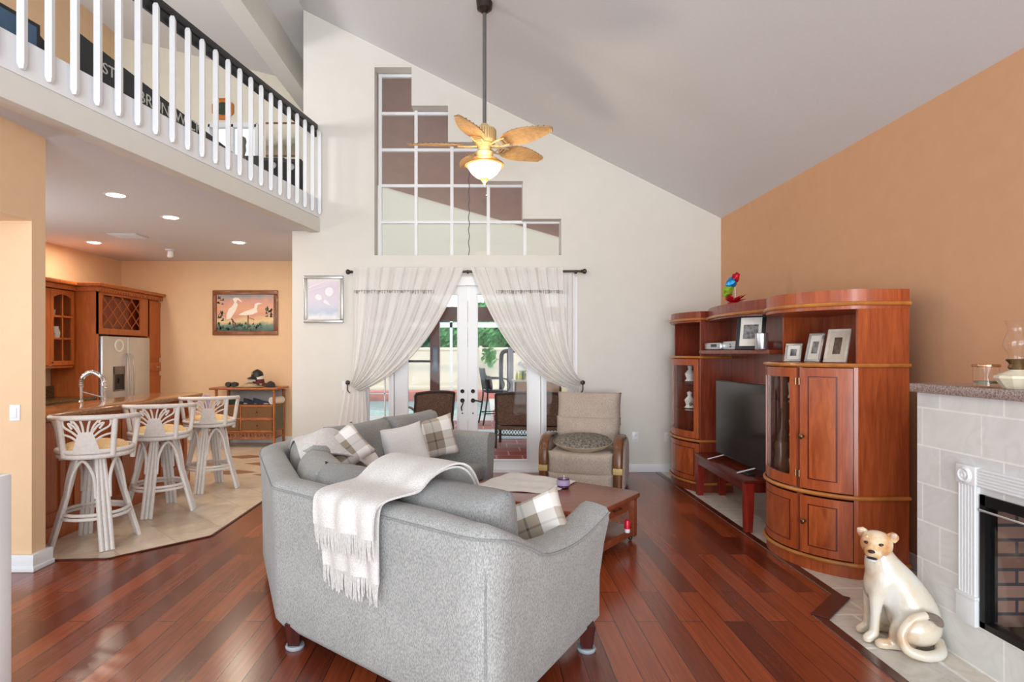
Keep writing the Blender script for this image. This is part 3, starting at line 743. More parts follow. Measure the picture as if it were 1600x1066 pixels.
MB().prism([tp(.05, .05), tp(TL - .05, .05), tp(TL - .05, TWd - .05), tp(.05, TWd - .05)], .05, .115, .006).build('lower_shelf', TABLEWOOD, ct)
for a in (.08, TL - .08):
    for b in (.08, TWd - .08):
        c = tp(a, b); MB().ball((c[0], c[1], .0205), .02, seg=10).build('caster', BLACK, ct)
dp_ = tp(-.001 + .055, .3); h = MB()
hc = [Vector((*tp(.052, b), .325)) for b in (.34, .46)]
h.tube([hc[0], hc[0] + Vector((.012, -.02, 0)), hc[1] + Vector((.012, -.02, 0)), hc[1]], .004, 6); h.build('drawer_pull', BRASS, ct)
# things on and in the table
c = fl(880, 763, .40)
cj = thing('candle_jar', 'purple wax candle in a glass jar on the coffee table', 'candle', c)
MB().lathe([(0, 0), (.052, 0), (.056, .008), (.056, .10), (.050, .125), (.052, .14), (.049, .14), (.047, .125), (.052, .10), (.052, .01), (0, .01)], c).build('glass_jar', GLASS, cj)
MB().lathe([(0, .012), (.050, .012), (.050, .085), (0, .083)], c).build('wax', plain('purple_wax', (84, 44, 96), .4), cj)
MB().lathe([(.0565, .03), (.0575, .03), (.0575, .075), (.0565, .075)], c).build('paper_label', plain('lilac_label', (176, 160, 196), .6), cj)
p0 = [tp(TL - .02, .06), tp(.62, .03), tp(.55, .55), tp(TL - .10, TWd - .06)]
cl = MB(); Q = [Vector((*p, 0)) for p in p0]
cl.surf(lambda a, b: (Q[0].lerp(Q[1], a)).lerp(Q[3].lerp(Q[2], a), b) + Vector((0, 0, .404 + .008 * abs(sin(9 * a + 5 * b)) + .004 * sin(17 * b))), 24, 18, .003)
tag(cl.build('table_cloth', WHITECLOTH, None, smooth=80), 'crumpled white cloth spread on the far half of the coffee table', 'cloth')
c = fl(980, 832, .117)
sh = thing('spray_bottle', 'small red and white bottle standing on the lower shelf of the coffee table', 'bottle', c)
MB().lathe([(0, 0), (.020, 0), (.022, .005), (.022, .055), (.020, .060), (0, .060)], c).build('body', WHITE, sh)
MB().lathe([(.0225, .03), (.0235, .03), (.0235, .075), (.020, .095), (.012, .102), (0, .104), (0, .03)], c).build('cap', plain('red_plastic', (214, 26, 60), .3), sh)
mg = thing('magazine', 'dark covered magazine with white page edges on the lower table shelf', 'magazine', (*tp(.25, .62), .116))
q = [tp(.12, .52), tp(.36, .50), tp(.38, .80), tp(.14, .82)]
MB().prism(q, .116, .128, .002).build('pages', WHITE, mg); MB().prism(q, .1285, .131).build('cover', plain('dark_cover', (90, 88, 84), .3, var=.4, nscale=9), mg)

# ================================================================== recliner
REC = fabric('beige_chenille', (172, 158, 146), (194, 181, 168), 160, stretch=(1, 1, .3))
RECW = wood('recliner_oak', (92, 56, 30), (132, 84, 48), .35)
rc = local(thing('recliner', 'beige upholstered recliner with curved wooden arms by the garden door', 'recliner', (0, 0, 0)))
# local frame: x to the sitter's left, -y front
def pad(name, w, h, t_, c, tilt, p=.36, pin=.03, mat_=REC):
    m = Matrix.Translation(Vector(c)) @ Matrix.Rotation(tilt, 4, 'X'); return pillow(MB(), w, h, t_, m, 22, p, pin).build(name, mat_, rc, smooth=80)
pad('headrest', .78, .40, .24, (0, .34, .875), radians(-14))
pad('backrest', .78, .36, .26, (0, .24, .60), radians(-14))
MB().box(-.36, .36, -.42, .28, .24, .46, .06, 4).build('seat', REC, rc, smooth=60)
pad('footrest', .74, .26, .16, (0, -.44, .33), radians(4)); pad('footrest', .74, .20, .14, (0, -.46, .13), radians(2))
for sx in (-1, 1):
    sp_ = MB(); pr = [(-.36, .05), (.36, .05), (.42, .25), (.38, .48), (.20, .56), (-.15, .50), (-.36, .46)]
    mm = Matrix(((0, 0, 1, 0), (1, 0, 0, 0), (0, 1, 0, 0), (0, 0, 0, 1)))
    sp_.prism(pr, sx * .435 - .045, sx * .435 + .045, .025, 3, m=mm); sp_.build('side_panel', REC, rc, smooth=60)
    ar = MB(); pts = smooth_path([(sx * .41, -.47, .0), (sx * .41, -.475, .20), (sx * .41, -.48, .36), (sx * .41, -.43, .52), (sx * .41, -.30, .595), (sx * .41, -.10, .60), (sx * .41, .16, .57)], 5)
    rr = []
    for i, p in enumerate(pts):
        a = pts[max(i - 1, 0)]; b = pts[min(i + 1, len(pts) - 1)]; t_ = (b - a).normalized(); nrm = Vector((1, 0, 0)).cross(t_)
        w = .045 + .012 * min(1, i / 12); rr.append([p + Vector((1, 0, 0)) * (w * cos(k * pi / 6)) * (1 if abs(cos(k * pi / 6)) < .9 else .95) + nrm * .026 * sin(k * pi / 6) for k in range(12)])
    o = ar.rings(rr).build('arm', RECW, rc, smooth=60)
    MB().box(sx * .41 - .052, sx * .41 + .052, -.512, -.44, .235, .305, .008).build('brass_band', plain('rattan_band', (196, 170, 110), .5, var=.2, nscale=70), o)
rc.location = (1.205, 7.02, 0); rc.rotation_euler = (0, 0, radians(-17))
WORLD_OF['recliner'] = Matrix.Translation((1.205, 7.02, 0)) @ Matrix.Rotation(radians(-17), 4, 'Z')
mW = WORLD_OF['recliner']
LEO = plain('leopard_print', (120, 114, 104), .9, var=.75, nscale=42)
rp = thing('round_cushion', 'speckled leopard print round cushion lying on the recliner seat', 'cushion', mW @ Vector((0, -.15, .47)))
def prnt(zs, s_):
    return MB().lathe(zs, (0, 0, 0), 28, m=mW @ Matrix.Translation((0, -.235, .475)) @ Matrix.Rotation(radians(9), 4, 'X'), sx=1.0, sy=.85)
prnt([(0, .004), (.26, .01), (.315, .05), (.335, .075), (.33, .078), (0, .078)], 1).build('underside', plain('khaki_cloth', (186, 172, 148), .9, var=.1, nscale=20), rp)
prnt([(.332, .076), (.30, .105), (.20, .125), (.10, .13), (0, .132), (0, .08)], 1).build('print_top', LEO, rp)

# ================================================================== curtains
m, nt, b = newmat('sheer_linen'); SHEER = m
df = N(nt, 'ShaderNodeBsdfDiffuse'); df.inputs[0].default_value = lin((246, 244, 241)); tl = N(nt, 'ShaderNodeBsdfTranslucent'); tl.inputs[0].default_value = lin((244, 243, 241)); tr = N(nt, 'ShaderNodeBsdfTransparent')
m1 = N(nt, 'ShaderNodeMixShader'); m1.inputs[0].default_value = .35; m2 = N(nt, 'ShaderNodeMixShader'); m2.inputs[0].default_value = .10
nt.links.new(df.outputs[0], m1.inputs[1]); nt.links.new(tl.outputs[0], m1.inputs[2]); nt.links.new(m1.outputs[0], m2.inputs[1]); nt.links.new(tr.outputs[0], m2.inputs[2]); nt.links.new(m2.outputs[0], nt.nodes['Material Output'].inputs[0])
n_ = N(nt, 'ShaderNodeTexNoise', Scale=400.0); nt.links.new(coords(nt), n_.inputs['Vector']); bn = nt.nodes.new('ShaderNodeBump'); bn.inputs['Strength'].default_value = .1; nt.links.new(n_.outputs[0], bn.inputs['Height']); nt.links.new(bn.outputs[0], df.inputs['Normal'])
RY = FW - .10
rd = thing('curtain_rod', 'dark bronze curtain rod with turned finials above the garden doors', 'curtain rod', at(730, 424, RY))
a, b = at(549, 425, RY), at(908, 424, RY)
MB().cyl(a, b, .015).build('rod', BRONZE, rd)
for p, sx in ((a, -1), (b, 1)):
    MB().lathe([(.012, -.01), (.022, 0), (.016, .012), (.03, .03), (.034, .05), (.024, .066), (.01, .072), (0, .074)], m=frame(p, (0, 1, 0), (0, 0, 1), (sx, 0, 0)), seg=16).build('finial', BRONZE, rd)
for px in (557, 731, 900):
    p = at(px, 425, RY); MB().box(p.x - .008, p.x + .008, RY, FW, p.z - .008, p.z + .008).lathe([(.022, -.012), (.026, 0), (.022, .012)], m=frame(p, (0, 1, 0), (0, 0, 1), (1, 0, 0)), seg=14).build('bracket', BRONZE, rd)
def curtain(label, name, outer, inner, pleats, seed, tail, hook):
    r = random.Random(seed); ph = [r.uniform(0, 6.28) for _ in range(4)]
    O = bez(*[at(*p, RY) for p in outer], n=40); I = bez(*[at(*p, RY) for p in inner], n=40)
    root = thing(name, label, 'curtain', at(outer[0][0], 600, RY))
    def f(u, v):
        k = v * 40; i = min(int(k), 39); o = O[i].lerp(O[i + 1], k - i); n = I[i].lerp(I[i + 1], k - i)
        e = u + .012 * sin(pleats * 6.28 * u + ph[0]); p = o.lerp(n, e)
        # sag of inner cloth between rod and tie
        sag = sin(pi * v) * .10 * u * (1 - u); p = p - Vector((0, 0, sag))
        amp = .016 + .018 * v
        p.y += amp * (sin(pleats * 6.28 * u + ph[1]) + .35 * sin(pleats * 2.7 * 6.28 * u + ph[2] + 2 * v)) - .045 - .02 * sin(pi * v)
        return p
    MB().surf(f, 150, 50).build('drape', SHEER, root, smooth=80)
    # gathered heading on the rod
    # beaded band
    bd = MB(); n = 46
    for i in range(n):
        u = (i + .5) / n * .80 if True else 0
        vv = .19 if True else 0
        p = f(u, vv); target = at(0, 455.5, RY).z
        lo, hi = 0.02, .5
        for _ in range(18):
            mid = (lo + hi) / 2
            if f(u, mid).z > target: lo = mid
            else: hi = mid
        p = f(u, lo) + Vector((0, -.012, 0)); L = r.uniform(.018, .04)
        bd.tube([p + Vector((0, 0, .012)), p - Vector((0, 0, L))], [.0028, .0045], 5)
    bd.tube([f((i + .5) / n * .80, .19) + Vector((0, -.012, at(0, 455.5, RY).z - f((i + .5) / n * .80, .19).z)) for i in range(n)], .003, 5)
    bd.build('beaded_trim', plain('smoky_beads', (150, 142, 134), .4, var=.3, nscale=200), root)
    # tail below the tie
    tO, tI, tz = tail
    a0, a1 = at(*hook, RY), at(*hook, RY)
    def g(u, v):
        top = at(tO[0] + (tI[0] - tO[0]) * u, tO[1] + (tI[1] - tO[1]) * u, RY); bot = at(tO[2] + (tI[2] - tO[2]) * u, tz, RY)
        p = top.lerp(bot, v); p.x += .0 * v
        p.y += .028 * sin(5.2 * 6.28 * u + ph[3] + v) * (.4 + .6 * v) - .03; return p
    MB().surf(g, 60, 24).build('tail', SHEER, root, smooth=80)
    return root
curtain('white sheer curtain swept to the hook beside the small framed print', 'curtain', [(552, 419), (553, 480), (556, 560), (548, 601)], [(724, 419), (697, 490), (652, 580), (562, 612)], 9, 1, ((540, 600, 516), (572, 612, 578), 742), (548, 597))
curtain('white sheer curtain swept to the hook above the recliner', 'curtain', [(878, 419), (880, 480), (878, 560), (906, 594)], [(735, 419), (762, 490), (805, 595), (903, 611)], 9, 2, ((884, 600, 880), (908, 604, 905), 700), (906, 597))
shr = MB().surf(lambda u, v: at(872 + 26 * u, 428 + 172 * v, RY + .03) + Vector((0, .012 * sin(22 * u), 0)), 30, 12).build('sheer_panel', SHEER, None, smooth=80)
tag(shr, 'narrow straight white sheer hanging behind the curtain over the recliner', 'curtain')
for px, lab in ((548, 'dark curtain tieback hook beside the switch behind the curtain'), (907, 'dark curved curtain tieback hook above the recliner back')):
    p = at(px, 597, FW); s_ = 1 if px > 700 else -1
    h = MB().tube(smooth_path([p, p + Vector((0, -.16, 0)), p + Vector((.0, -.185, -.03)), p + Vector((0, -.175, -.10)), p + Vector((-.03 * s_, -.165, -.135))], 4), .007, 8)
    h.lathe([(0, 0), (.028, .004), (.03, .012), (.014, .022), (0, .024)], m=frame(p + Vector((0, -.165, 0)), (1, 0, 0), (0, 0, 1), (0, -1, 0)), seg=16)
    tag(h.build('tieback_hook', BRONZE, None), lab, 'curtain hook')

# ================================================================== ceiling fan
FY = 5.55; fc = at(757, 226, FY)
FANW = plain('fan_cream_rattan', (206, 180, 132), .5, var=.12, nscale=20)
fan = thing('ceiling_fan', 'tropical ceiling fan with five leaf shaped blades and a lit bowl lamp', 'ceiling fan', fc)
ceilz = 6.03 - .5 * (fc.x + 2.345)
MB().cyl((fc.x, FY, fc.z + .16), (fc.x, FY, ceilz - .02), .018).build('downrod', plain('grey_metal', (112, 112, 110), .4, .5), fan)
MB().lathe([(.02, -.14), (.07, -.10), (.08, 0), (0, 0)], (fc.x, FY, ceilz + .01)).build('canopy', BRONZE, fan)
k_ = FY / F
MB().lathe([(0, 33 * k_), (.03, 32 * k_), (.06, 26 * k_), (.10, 24 * k_), (.105, 22 * k_), (.105, 4 * k_), (.095, 1 * k_), (0, 0)], fc, 32).build('motor_housing', FANW, fan)
rb = MB()
for i in range(28):
    a = 2 * pi * i / 28; x, y = fc.x + .106 * cos(a), FY + .106 * sin(a); rb.cyl((x, y, fc.z + 5 * k_), (x, y, fc.z + 22 * k_), .005, seg=6)
rb.build('ribs', plain('fan_tan_rattan', (170, 138, 88), .5), fan)
MB().lathe([(.09, 0), (.06, -4 * k_), (.055, -10 * k_), (.085, -13 * k_), (.075, -20 * k_), (0, -20 * k_)], fc, 28).build('switch_housing', FANW, fan)
MB().lathe([(.075, -20 * k_), (.13, -24 * k_), (.178, -30 * k_), (.182, -33 * k_), (.165, -34 * k_), (.15, -31 * k_), (.07, -24 * k_)], fc, 32).build('lamp_collar', plain('amber_resin', (190, 140, 82), .5, var=.1), fan)
MB().lathe([(.160, -32 * k_), (.15, -38 * k_), (.12, -45 * k_), (.075, -51 * k_), (.03, -54 * k_), (0, -54.5 * k_)], fc, 32).build('lamp_bowl', emit('warm_bowl', (255, 232, 196), 2.4), fan)
MB().lathe([(0, -50 * k_), (.045, -51 * k_), (.035, -56 * k_), (.012, -60 * k_), (.006, -63 * k_), (0, -63.5 * k_)], fc, 18).build('finial', plain('olive_metal', (124, 112, 80), .4, .4), fan)
BLADE = plain('woven_blade', (178, 142, 98), .6, var=.18, nscale=26)
for i, (ang, pitch) in enumerate(((37, 0), (109, 0), (181, 0), (253, 0), (325, 0))):
    m_ = Matrix.Translation(fc + Vector((0, 0, -4 * k_))) @ Matrix.Rotation(radians(ang), 4, 'Z') @ Matrix.Rotation(radians(-4), 4, 'Y') @ Matrix.Rotation(radians(-15), 4, 'X')
    n = 26
    def wd(t_): return .036 + .075 * sin(pi * min(1, t_ * 1.0) ** .72) * (1 + .06 * abs(sin(t_ * 24))) if t_ < .93 else .036 + .075 * sin(pi * .93 ** .72) * (1 + .06 * abs(sin(.93 * 24))) * (1 - ((t_ - .93) / .075) ** 2)
    def fb(u, v):
        x = .19 + .53 * u; w = max(wd(u), .004) if u < 1 else .004
        return m_ @ Vector((x, (v * 2 - 1) * w, .012 * (1 - (v * 2 - 1) ** 2) - .03 * u * u))
    o = MB().surf(fb, n, 8, .008).build('blade', BLADE, fan, smooth=60)
    ir = MB()
    for s_ in (-1, 1): ir.tube([m_ @ Vector((.07, .012 * s_, .0)), m_ @ Vector((.16, .045 * s_, -.012)), m_ @ Vector((.25, .05 * s_, -.014))], .008, 6)
    for x in (.15, .19, .23): ir.tube([m_ @ Vector((x, -.05, -.012)), m_ @ Vector((x, .05, -.012))], .006, 6)
    ir.build('blade_iron', FANW, o)
    st = MB()
    for q in range(9):
        for s_ in (-1, 1):
            p = fb(.15 + .1 * q * .93, .5 + .46 * s_); st.ball(p, .008, seg=6)
    st.build('studs', BRASS, o)
ch = MB().cyl(fc + Vector((.02, -.03, -60 * k_)), fc + Vector((.02, -.03, -80 * k_)), .002, seg=6).ball(fc + Vector((.02, -.03, -81 * k_)), .008, seg=8)
ch.build('pull_chain', BRASS, fan)
l = bpy.data.lights.new('fan_lamp', 'POINT'); l.energy = 26; l.shadow_soft_size = .1; l.color = (1, .80, .52)
o = bpy.data.objects.new('fan_lamp', l); COL.objects.link(o); o.parent = fan; o.location = (0, 0, -70 * k_)
l = bpy.data.lights.new('fan_lamp_top', 'POINT'); l.energy = 3; l.shadow_soft_size = .06; l.color = (1, .72, .40)
o = bpy.data.objects.new('fan_lamp_top', l); COL.objects.link(o); o.parent = fan; o.location = (.0, -.16, -22 * k_)
# ================================================================== entertainment center along the right-hand wall
def arc(Y0, Y1, xe, sag, n=22, off=0.0):
    yc, hw = (Y0 + Y1) / 2, (Y1 - Y0) / 2; out = []
    R = (hw * hw + sag * sag) / (2 * sag); xc = xe - sag + R
    a = math.asin(min(1, hw / R))
    for i in range(n + 1):
        t_ = -a + 2 * a * i / n; out.append((xc - (R + off) * cos(t_), yc + (R + off) * sin(t_)))
    return out
class Cab:
    def __init__(s, Y0, Y1, xe, xb, sag): s.Y0, s.Y1, s.xe, s.xb, s.sag = Y0, Y1, xe, xb, sag
    def outline(s, off=0.0, inset=0.0):
        a = arc(s.Y0, s.Y1, s.xe, s.sag, 26, off)
        return [(s.xb, s.Y0 - off + inset)] + [(s.xe, s.Y0 - off + inset)] * 0 + a + [(s.xb, s.Y1 + off - inset)]
    def front_at(s, Y, off=0.0):
        hw = (s.Y1 - s.Y0) / 2; R = (hw * hw + s.sag ** 2) / (2 * s.sag); xc = s.xe - s.sag + R
        return xc - sqrt(max((R + off) ** 2 - (Y - (s.Y0 + s.Y1) / 2) ** 2, 0))
    def panel(s, mb, y0, y1, z0, z1, o0, o1, n=10):
        yc = (s.Y0 + s.Y1) / 2; hw = (s.Y1 - s.Y0) / 2; R = (hw * hw + s.sag ** 2) / (2 * s.sag); xc = s.xe - s.sag + R
        A = [math.asin((y - yc) / R) for y in (y0, y1)]
        pts = [A[0] + (A[1] - A[0]) * i / n for i in range(n + 1)]
        poly = [(xc - (R + o1) * cos(t_), yc + (R + o1) * sin(t_)) for t_ in pts] + [(xc - (R + o0) * cos(t_), yc + (R + o0) * sin(t_)) for t_ in reversed(pts)]
        return mb.prism(poly, z0, z1)
    def knob(s, y, z, parent):
        x = s.front_at(y, .012); d = Vector((x - (s.xe - s.sag + 1), y - (s.Y0 + s.Y1) / 2, 0))
        nx = Vector((-1, (y - (s.Y0 + s.Y1) / 2) * 1.1, 0)).normalized()
        MB().lathe([(.008, 0), (.006, .014), (.014, .02), (.016, .03), (.010, .036), (0, .037)], seg=14, m=frame((x, y, z), nx.cross(Vector((0, 0, 1))), (0, 0, 1), nx) @ Matrix.Scale(1.35, 4, (0, 1, 0))).build('knob', BRASS, parent)
def inlay(K, y0, y1, z0, z1, d):
    w = .007; q = MB()
    K.panel(q, y0, y1, z0, z0 + w, .002, .0055); K.panel(q, y0, y1, z1 - w, z1, .002, .0055); K.panel(q, y0, y0 + w, z0, z1, .002, .0055, 2); K.panel(q, y1 - w, y1, z0, z1, .002, .0055, 2)
    q.build('inlay', MAHOG, d)
    f_ = MB(); K.panel(f_, y0 + w * 2, y1 - w * 2, z0 + w * 2, z1 - w * 2, .002, .0046); f_.build('veneer', VENEER, d)
VENEER = wood('flame_veneer', (140, 58, 26), (196, 104, 52), .28, (7, 7, 1.6))
def cabinet(name, label, K, T, doors_lo, doors_hi, zs, glassy_top=True):
    """zs: base top, lower band, niche floor, niche top, total height"""
    z1, z2, z3, z4, z5 = zs
    t_ = thing(name, label, 'cabinet', (K.xe, (K.Y0 + K.Y1) / 2, 0))
    MB().prism(K.outline(.0, .0), 0, z1).build('plinth', T, t_)
    for y in (K.Y0, K.Y1 - .022):
        MB().box(K.xe - .002, K.xb, y, y + .022, z1, z5 - .02).build('side_panel', T, t_)
    MB().box(K.xb - .02, K.xb, K.Y0 + .022, K.Y1 - .022, z1, z5 - .02).build('back_panel', CHERRY, t_)
    for z, th in ((z1, .02), (z2, .024), (z3, .03)): MB().prism(K.outline(-.004), z - th, z).build('shelf', T, t_)
    cr = MB().prism(K.outline(.004), z4, z5); cr.build('crown', T, t_)
    for z in (z1 + .005, z2 - .004, z3 - .014, z4 + (z5 - z4) * .28):
        MB().tube([Vector((a, b_, z)) for a, b_ in K.outline(.012)], .0145, 8).build('molding', HONEY, t_)
    for y in (K.Y0, K.Y1 - .02):
        st_ = MB(); K.panel(st_, y + (0 if y == K.Y0 else .008), y + (.012 if y == K.Y0 else .02), z1, z3 - .03, -.03, .002, 3); st_.build('stile', T, t_)
    for a, b_ in zip(doors_hi[:-1], doors_hi[1:]):
        st_ = MB(); K.panel(st_, a[1] - .006, b_[0] + .006, z1, z3 - .03, -.034, -.012, 3); st_.build('stile', CHERRY_DARK, t_)
    for (y0, y1, kn) in doors_lo:
        mb = MB(); K.panel(mb, y0, y1, z1 + .025, z2 - .035, -.016, .004); d = mb.build('door', CHERRY, t_)
        inlay(K, y0 + .05, y1 - .05, z1 + .08, z2 - .09, d)
        if kn: K.knob(kn, (z1 + z2) / 2 + .02, d)
    for (y0, y1, kn, isg) in doors_hi:
        za, zb_ = z2 + .018, z3 - .035
        if isg:
            mb = MB(); f_ = .055
            K.panel(mb, y0, y1, za, za + .075, -.016, .004); K.panel(mb, y0, y1, zb_ - .07, zb_, -.016, .004)
            K.panel(mb, y0, y0 + f_, za, zb_, -.016, .005); K.panel(mb, y1 - f_, y1, za, zb_, -.016, .005)
            d = mb.build('door', CHERRY, t_)
            g = MB(); K.panel(g, y0 + f_, y1 - f_, za + .075, zb_ - .07, -.008, -.003, 14); g.build('glass', GLASS, d)
        else:
            mb = MB(); K.panel(mb, y0, y1, za, zb_, -.016, .004); d = mb.build('door', CHERRY, t_)
            inlay(K, y0 + .05, y1 - .05, za + .07, zb_ - .06, d)
        if kn: K.knob(kn, (za + zb_) / 2 - .06, d)
        hg = MB()
        for zz in (za + .1, zb_ - .1): hg.cyl((K.front_at(y1 if not isg else y0, .008), y1 if not isg else y0, zz - .025), (K.front_at(y1 if not isg else y0, .008), y1 if not isg else y0, zz + .025), .006, seg=8)
        hg.build('hinge', BRASS, d)
    sh_ = MB()
    for k in (1, 2):
        z = z2 + (z3 - z2) * k / 3; sh_.prism([(a + .03, b_) for a, b_ in arc(K.Y0 + .03, K.Y1 - .03, K.xe, K.sag)] + [(K.xb - .03, K.Y1 - .03), (K.xb - .03, K.Y0 + .03)], z, z + .006)
    sh_.build('glass_shelf', GLASS, t_, smooth=False)
    return t_
KR = Cab(4.08, 5.108, 2.571, 2.92, .324)
big = cabinet('display_cabinet', 'tall cherry bow front display cabinet with glass door nearest the fireplace', KR, CHERRY,
        [(4.094, 4.335, 4.29), (4.36, 5.08, None)], [(4.094, 4.335, 4.30, False), (4.36, 4.86, None, True), (4.88, 5.08, None, False)], (.092, .563, 1.485, 1.86, 1.996))
KL = Cab(6.62, 7.52, 2.42, 2.78, .15)
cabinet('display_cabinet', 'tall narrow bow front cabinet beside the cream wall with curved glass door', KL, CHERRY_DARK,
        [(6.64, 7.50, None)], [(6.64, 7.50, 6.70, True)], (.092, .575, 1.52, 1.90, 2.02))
# bridge over the television
br = thing('wall_unit_bridge', 'curved cherry bridge shelf joining the two display cabinets above the television', 'shelf unit', (2.5, 5.86, 1.5))
KB = Cab(5.115, 6.615, 2.50, 2.78, .14)
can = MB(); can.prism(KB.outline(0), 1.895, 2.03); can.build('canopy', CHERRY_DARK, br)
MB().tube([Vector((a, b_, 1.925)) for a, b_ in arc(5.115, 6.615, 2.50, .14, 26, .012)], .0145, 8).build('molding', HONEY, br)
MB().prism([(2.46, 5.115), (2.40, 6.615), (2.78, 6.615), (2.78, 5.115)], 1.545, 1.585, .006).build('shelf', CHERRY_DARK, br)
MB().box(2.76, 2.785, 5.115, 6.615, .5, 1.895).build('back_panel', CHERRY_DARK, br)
# television and its bench
tv = thing('television', 'flat black television standing on the low dark red bench', 'television', (2.45, 5.68, .456))
MB().box(2.44, 2.475, 5.125, 6.24, .515, 1.275, .006).build('case', BLACK, tv)
m, nt, b = newmat('tv_screen'); b.inputs['Base Color'].default_value = (.012, .012, .014, 1); b.inputs['Roughness'].default_value = .13; b.inputs['Specular IOR Level'].default_value = .9
MB().box(2.437, 2.441, 5.137, 6.228, .530, 1.263).build('screen', m, tv)
for y in (5.35, 6.05): MB().tube([(2.30, y + .05, .466), (2.455, y, .52), (2.56, y + .03, .466)], .009, 6).build('foot', CHROME, tv)
bn = thing('tv_bench', 'low dark red wooden bench under the television', 'bench', (2.44, 5.85, 0))
MB().prism([(2.255, 5.135), (2.33, 6.57), (2.66, 6.57), (2.62, 5.135)], .425, .456, .006).build('bench_top', MAHOG, bn)
MB().prism([(2.275, 5.16), (2.345, 6.55), (2.375, 6.55), (2.305, 5.16)], .345, .425).prism([(2.29, 5.15), (2.29, 5.17), (2.6, 5.17), (2.6, 5.15)], .345, .425).build('apron', MAHOG, bn)
REDW = wood('red_leg_wood', (120, 26, 16), (150, 42, 26), .3)
for x, y in ((2.27, 5.145), (2.34, 6.49), (2.54, 5.145), (2.58, 6.49)):
    MB().rings([[Vector((x + a * r, y + b_ * r, z)) for a, b_ in ((0, 0), (.075, 0), (.075, .075), (0, .075))] for z, r in ((0, .8), (.2, .95), (.425, 1))]).build('leg', REDW, bn, smooth=False)
# things on the bench
tag(MB().box(2.36, 2.44, 5.32, 5.5, .457, .475, .005).build('remote_control', BLACK, None), 'small black remote control lying on the television bench', 'remote control')
# on the bridge shelf
dv = thing('dvd_player', 'silver disc player on the shelf under the curved canopy', 'disc player', (2.50, 6.28, 1.586))
MB().box(2.43, 2.68, 6.10, 6.53, 1.592, 1.662, .006).build('case', CHROME, dv); MB().box(2.427, 2.43, 6.2, 6.35, 1.618, 1.648).build('display', BLACK, dv)
dv = thing('receiver_box', 'plain silver receiver box right beside the disc player', 'receiver', (2.50, 5.9, 1.586))
MB().box(2.45, 2.70, 5.78, 6.085, 1.59, 1.672, .006).build('case', STEEL, dv); MB().lathe([(.02, 0), (.018, .012), (0, .013)], seg=16, m=frame((2.45, 5.9, 1.63), (0, 1, 0), (0, 0, 1), (-1, 0, 0))).build('dial', CHROME, dv)
def photo_frame(label, c, w, h, yaw, lean, fm, pm, mat_w, strut=True, photo=(.5, .5)):
    """c: middle of the bottom edge; yaw 0 looks along -y, lean in degrees backwards"""
    t_ = thing('photo_frame', label, 'photo frame', c, 0, None)
    m_ = Matrix.Translation(Vector(c)) @ Matrix.Rotation(radians(yaw), 4, 'Z') @ Matrix.Rotation(radians(-lean), 4, 'X')
    b_ = MB(); e = w * .13
    for q in ((-w / 2, w / 2, 0, e), (-w / 2, w / 2, h - e, h), (-w / 2, -w / 2 + e, e, h - e), (w / 2 - e, w / 2, e, h - e)): b_.box(q[0], q[1], -.008, .010, q[2], q[3], .003, m=m_)
    b_.build('frame', fm, t_)
    MB().box(-w / 2 + e, w / 2 - e, 0, .004, e, h - e, m=m_).build('mat_board', mat_w, t_, smooth=False)
    pw, ph_ = (w - 2 * e) * photo[0] / 2, (h - 2 * e) * photo[1] / 2
    MB().box(-pw, pw, -.002, .0, h / 2 - ph_, h / 2 + ph_, m=m_).build('photograph', pm, t_, smooth=False)
    if strut:
        p = m_ @ Vector((0, .006, h * .62)); q = Vector(c) + Matrix.Rotation(radians(yaw), 3, 'Z') @ Vector((0, h * .62 * sin(radians(lean)) + h * .32, .004))
        MB().tube([p, q], .008, 4).build('strut', BLACK, t_)
    return t_
BWP = plain('black_white_photo', (120, 120, 122), .3, var=.8, nscale=26); DARKP = plain('dark_photo', (80, 66, 56), .3, var=.7, nscale=30); PAPER = plain('mat_paper', (226, 224, 218), .8); PAPERB = plain('beige_mat', (196, 184, 168), .7)
SILVERF = plain('silver_frame', (176, 176, 176), .35, .6); WHITEWASH = plain('whitewashed_frame', (206, 196, 184), .5, var=.08)
def pf(px, py, Y, z): return Vector(((px - CX) * Y / F, Y, z))
photo_frame('black framed wedding photograph leaning on the shelf under the canopy', pf(1171, 551, 5.45, 1.588), .25, .34, -38, 16, BLACK, BWP, PAPER, photo=(.7, .5))
sc_ = thing('silver_cup', 'brushed silver cup standing before the wedding photograph', 'cup', pf(1190, 551, 5.24, 1.586))
c = pf(1190, 551, 5.24, 1.586); MB().lathe([(0, 0), (.052, 0), (.055, .01), (.055, .14), (.05, .145), (.048, .14), (.048, .02), (0, .02)], c).build('cup', CHROME, sc_)
photo_frame('small square silver photo frame at the back end of the open cabinet niche', pf(1238, 567, 4.85, 1.487), .135, .15, -55, 14, SILVERF, BWP, PAPER)
photo_frame('narrow ribbed silver frame standing turned sideways between two photo frames', pf(1269, 567, 4.62, 1.487), .15, .23, -74, 14, SILVERF, BWP, PAPER)
photo_frame('tall whitewashed photo frame nearest the cabinet side in the open niche', pf(1304, 567, 4.35, 1.487), .17, .255, -62, 16, WHITEWASH, DARKP, PAPERB, photo=(.45, .6))
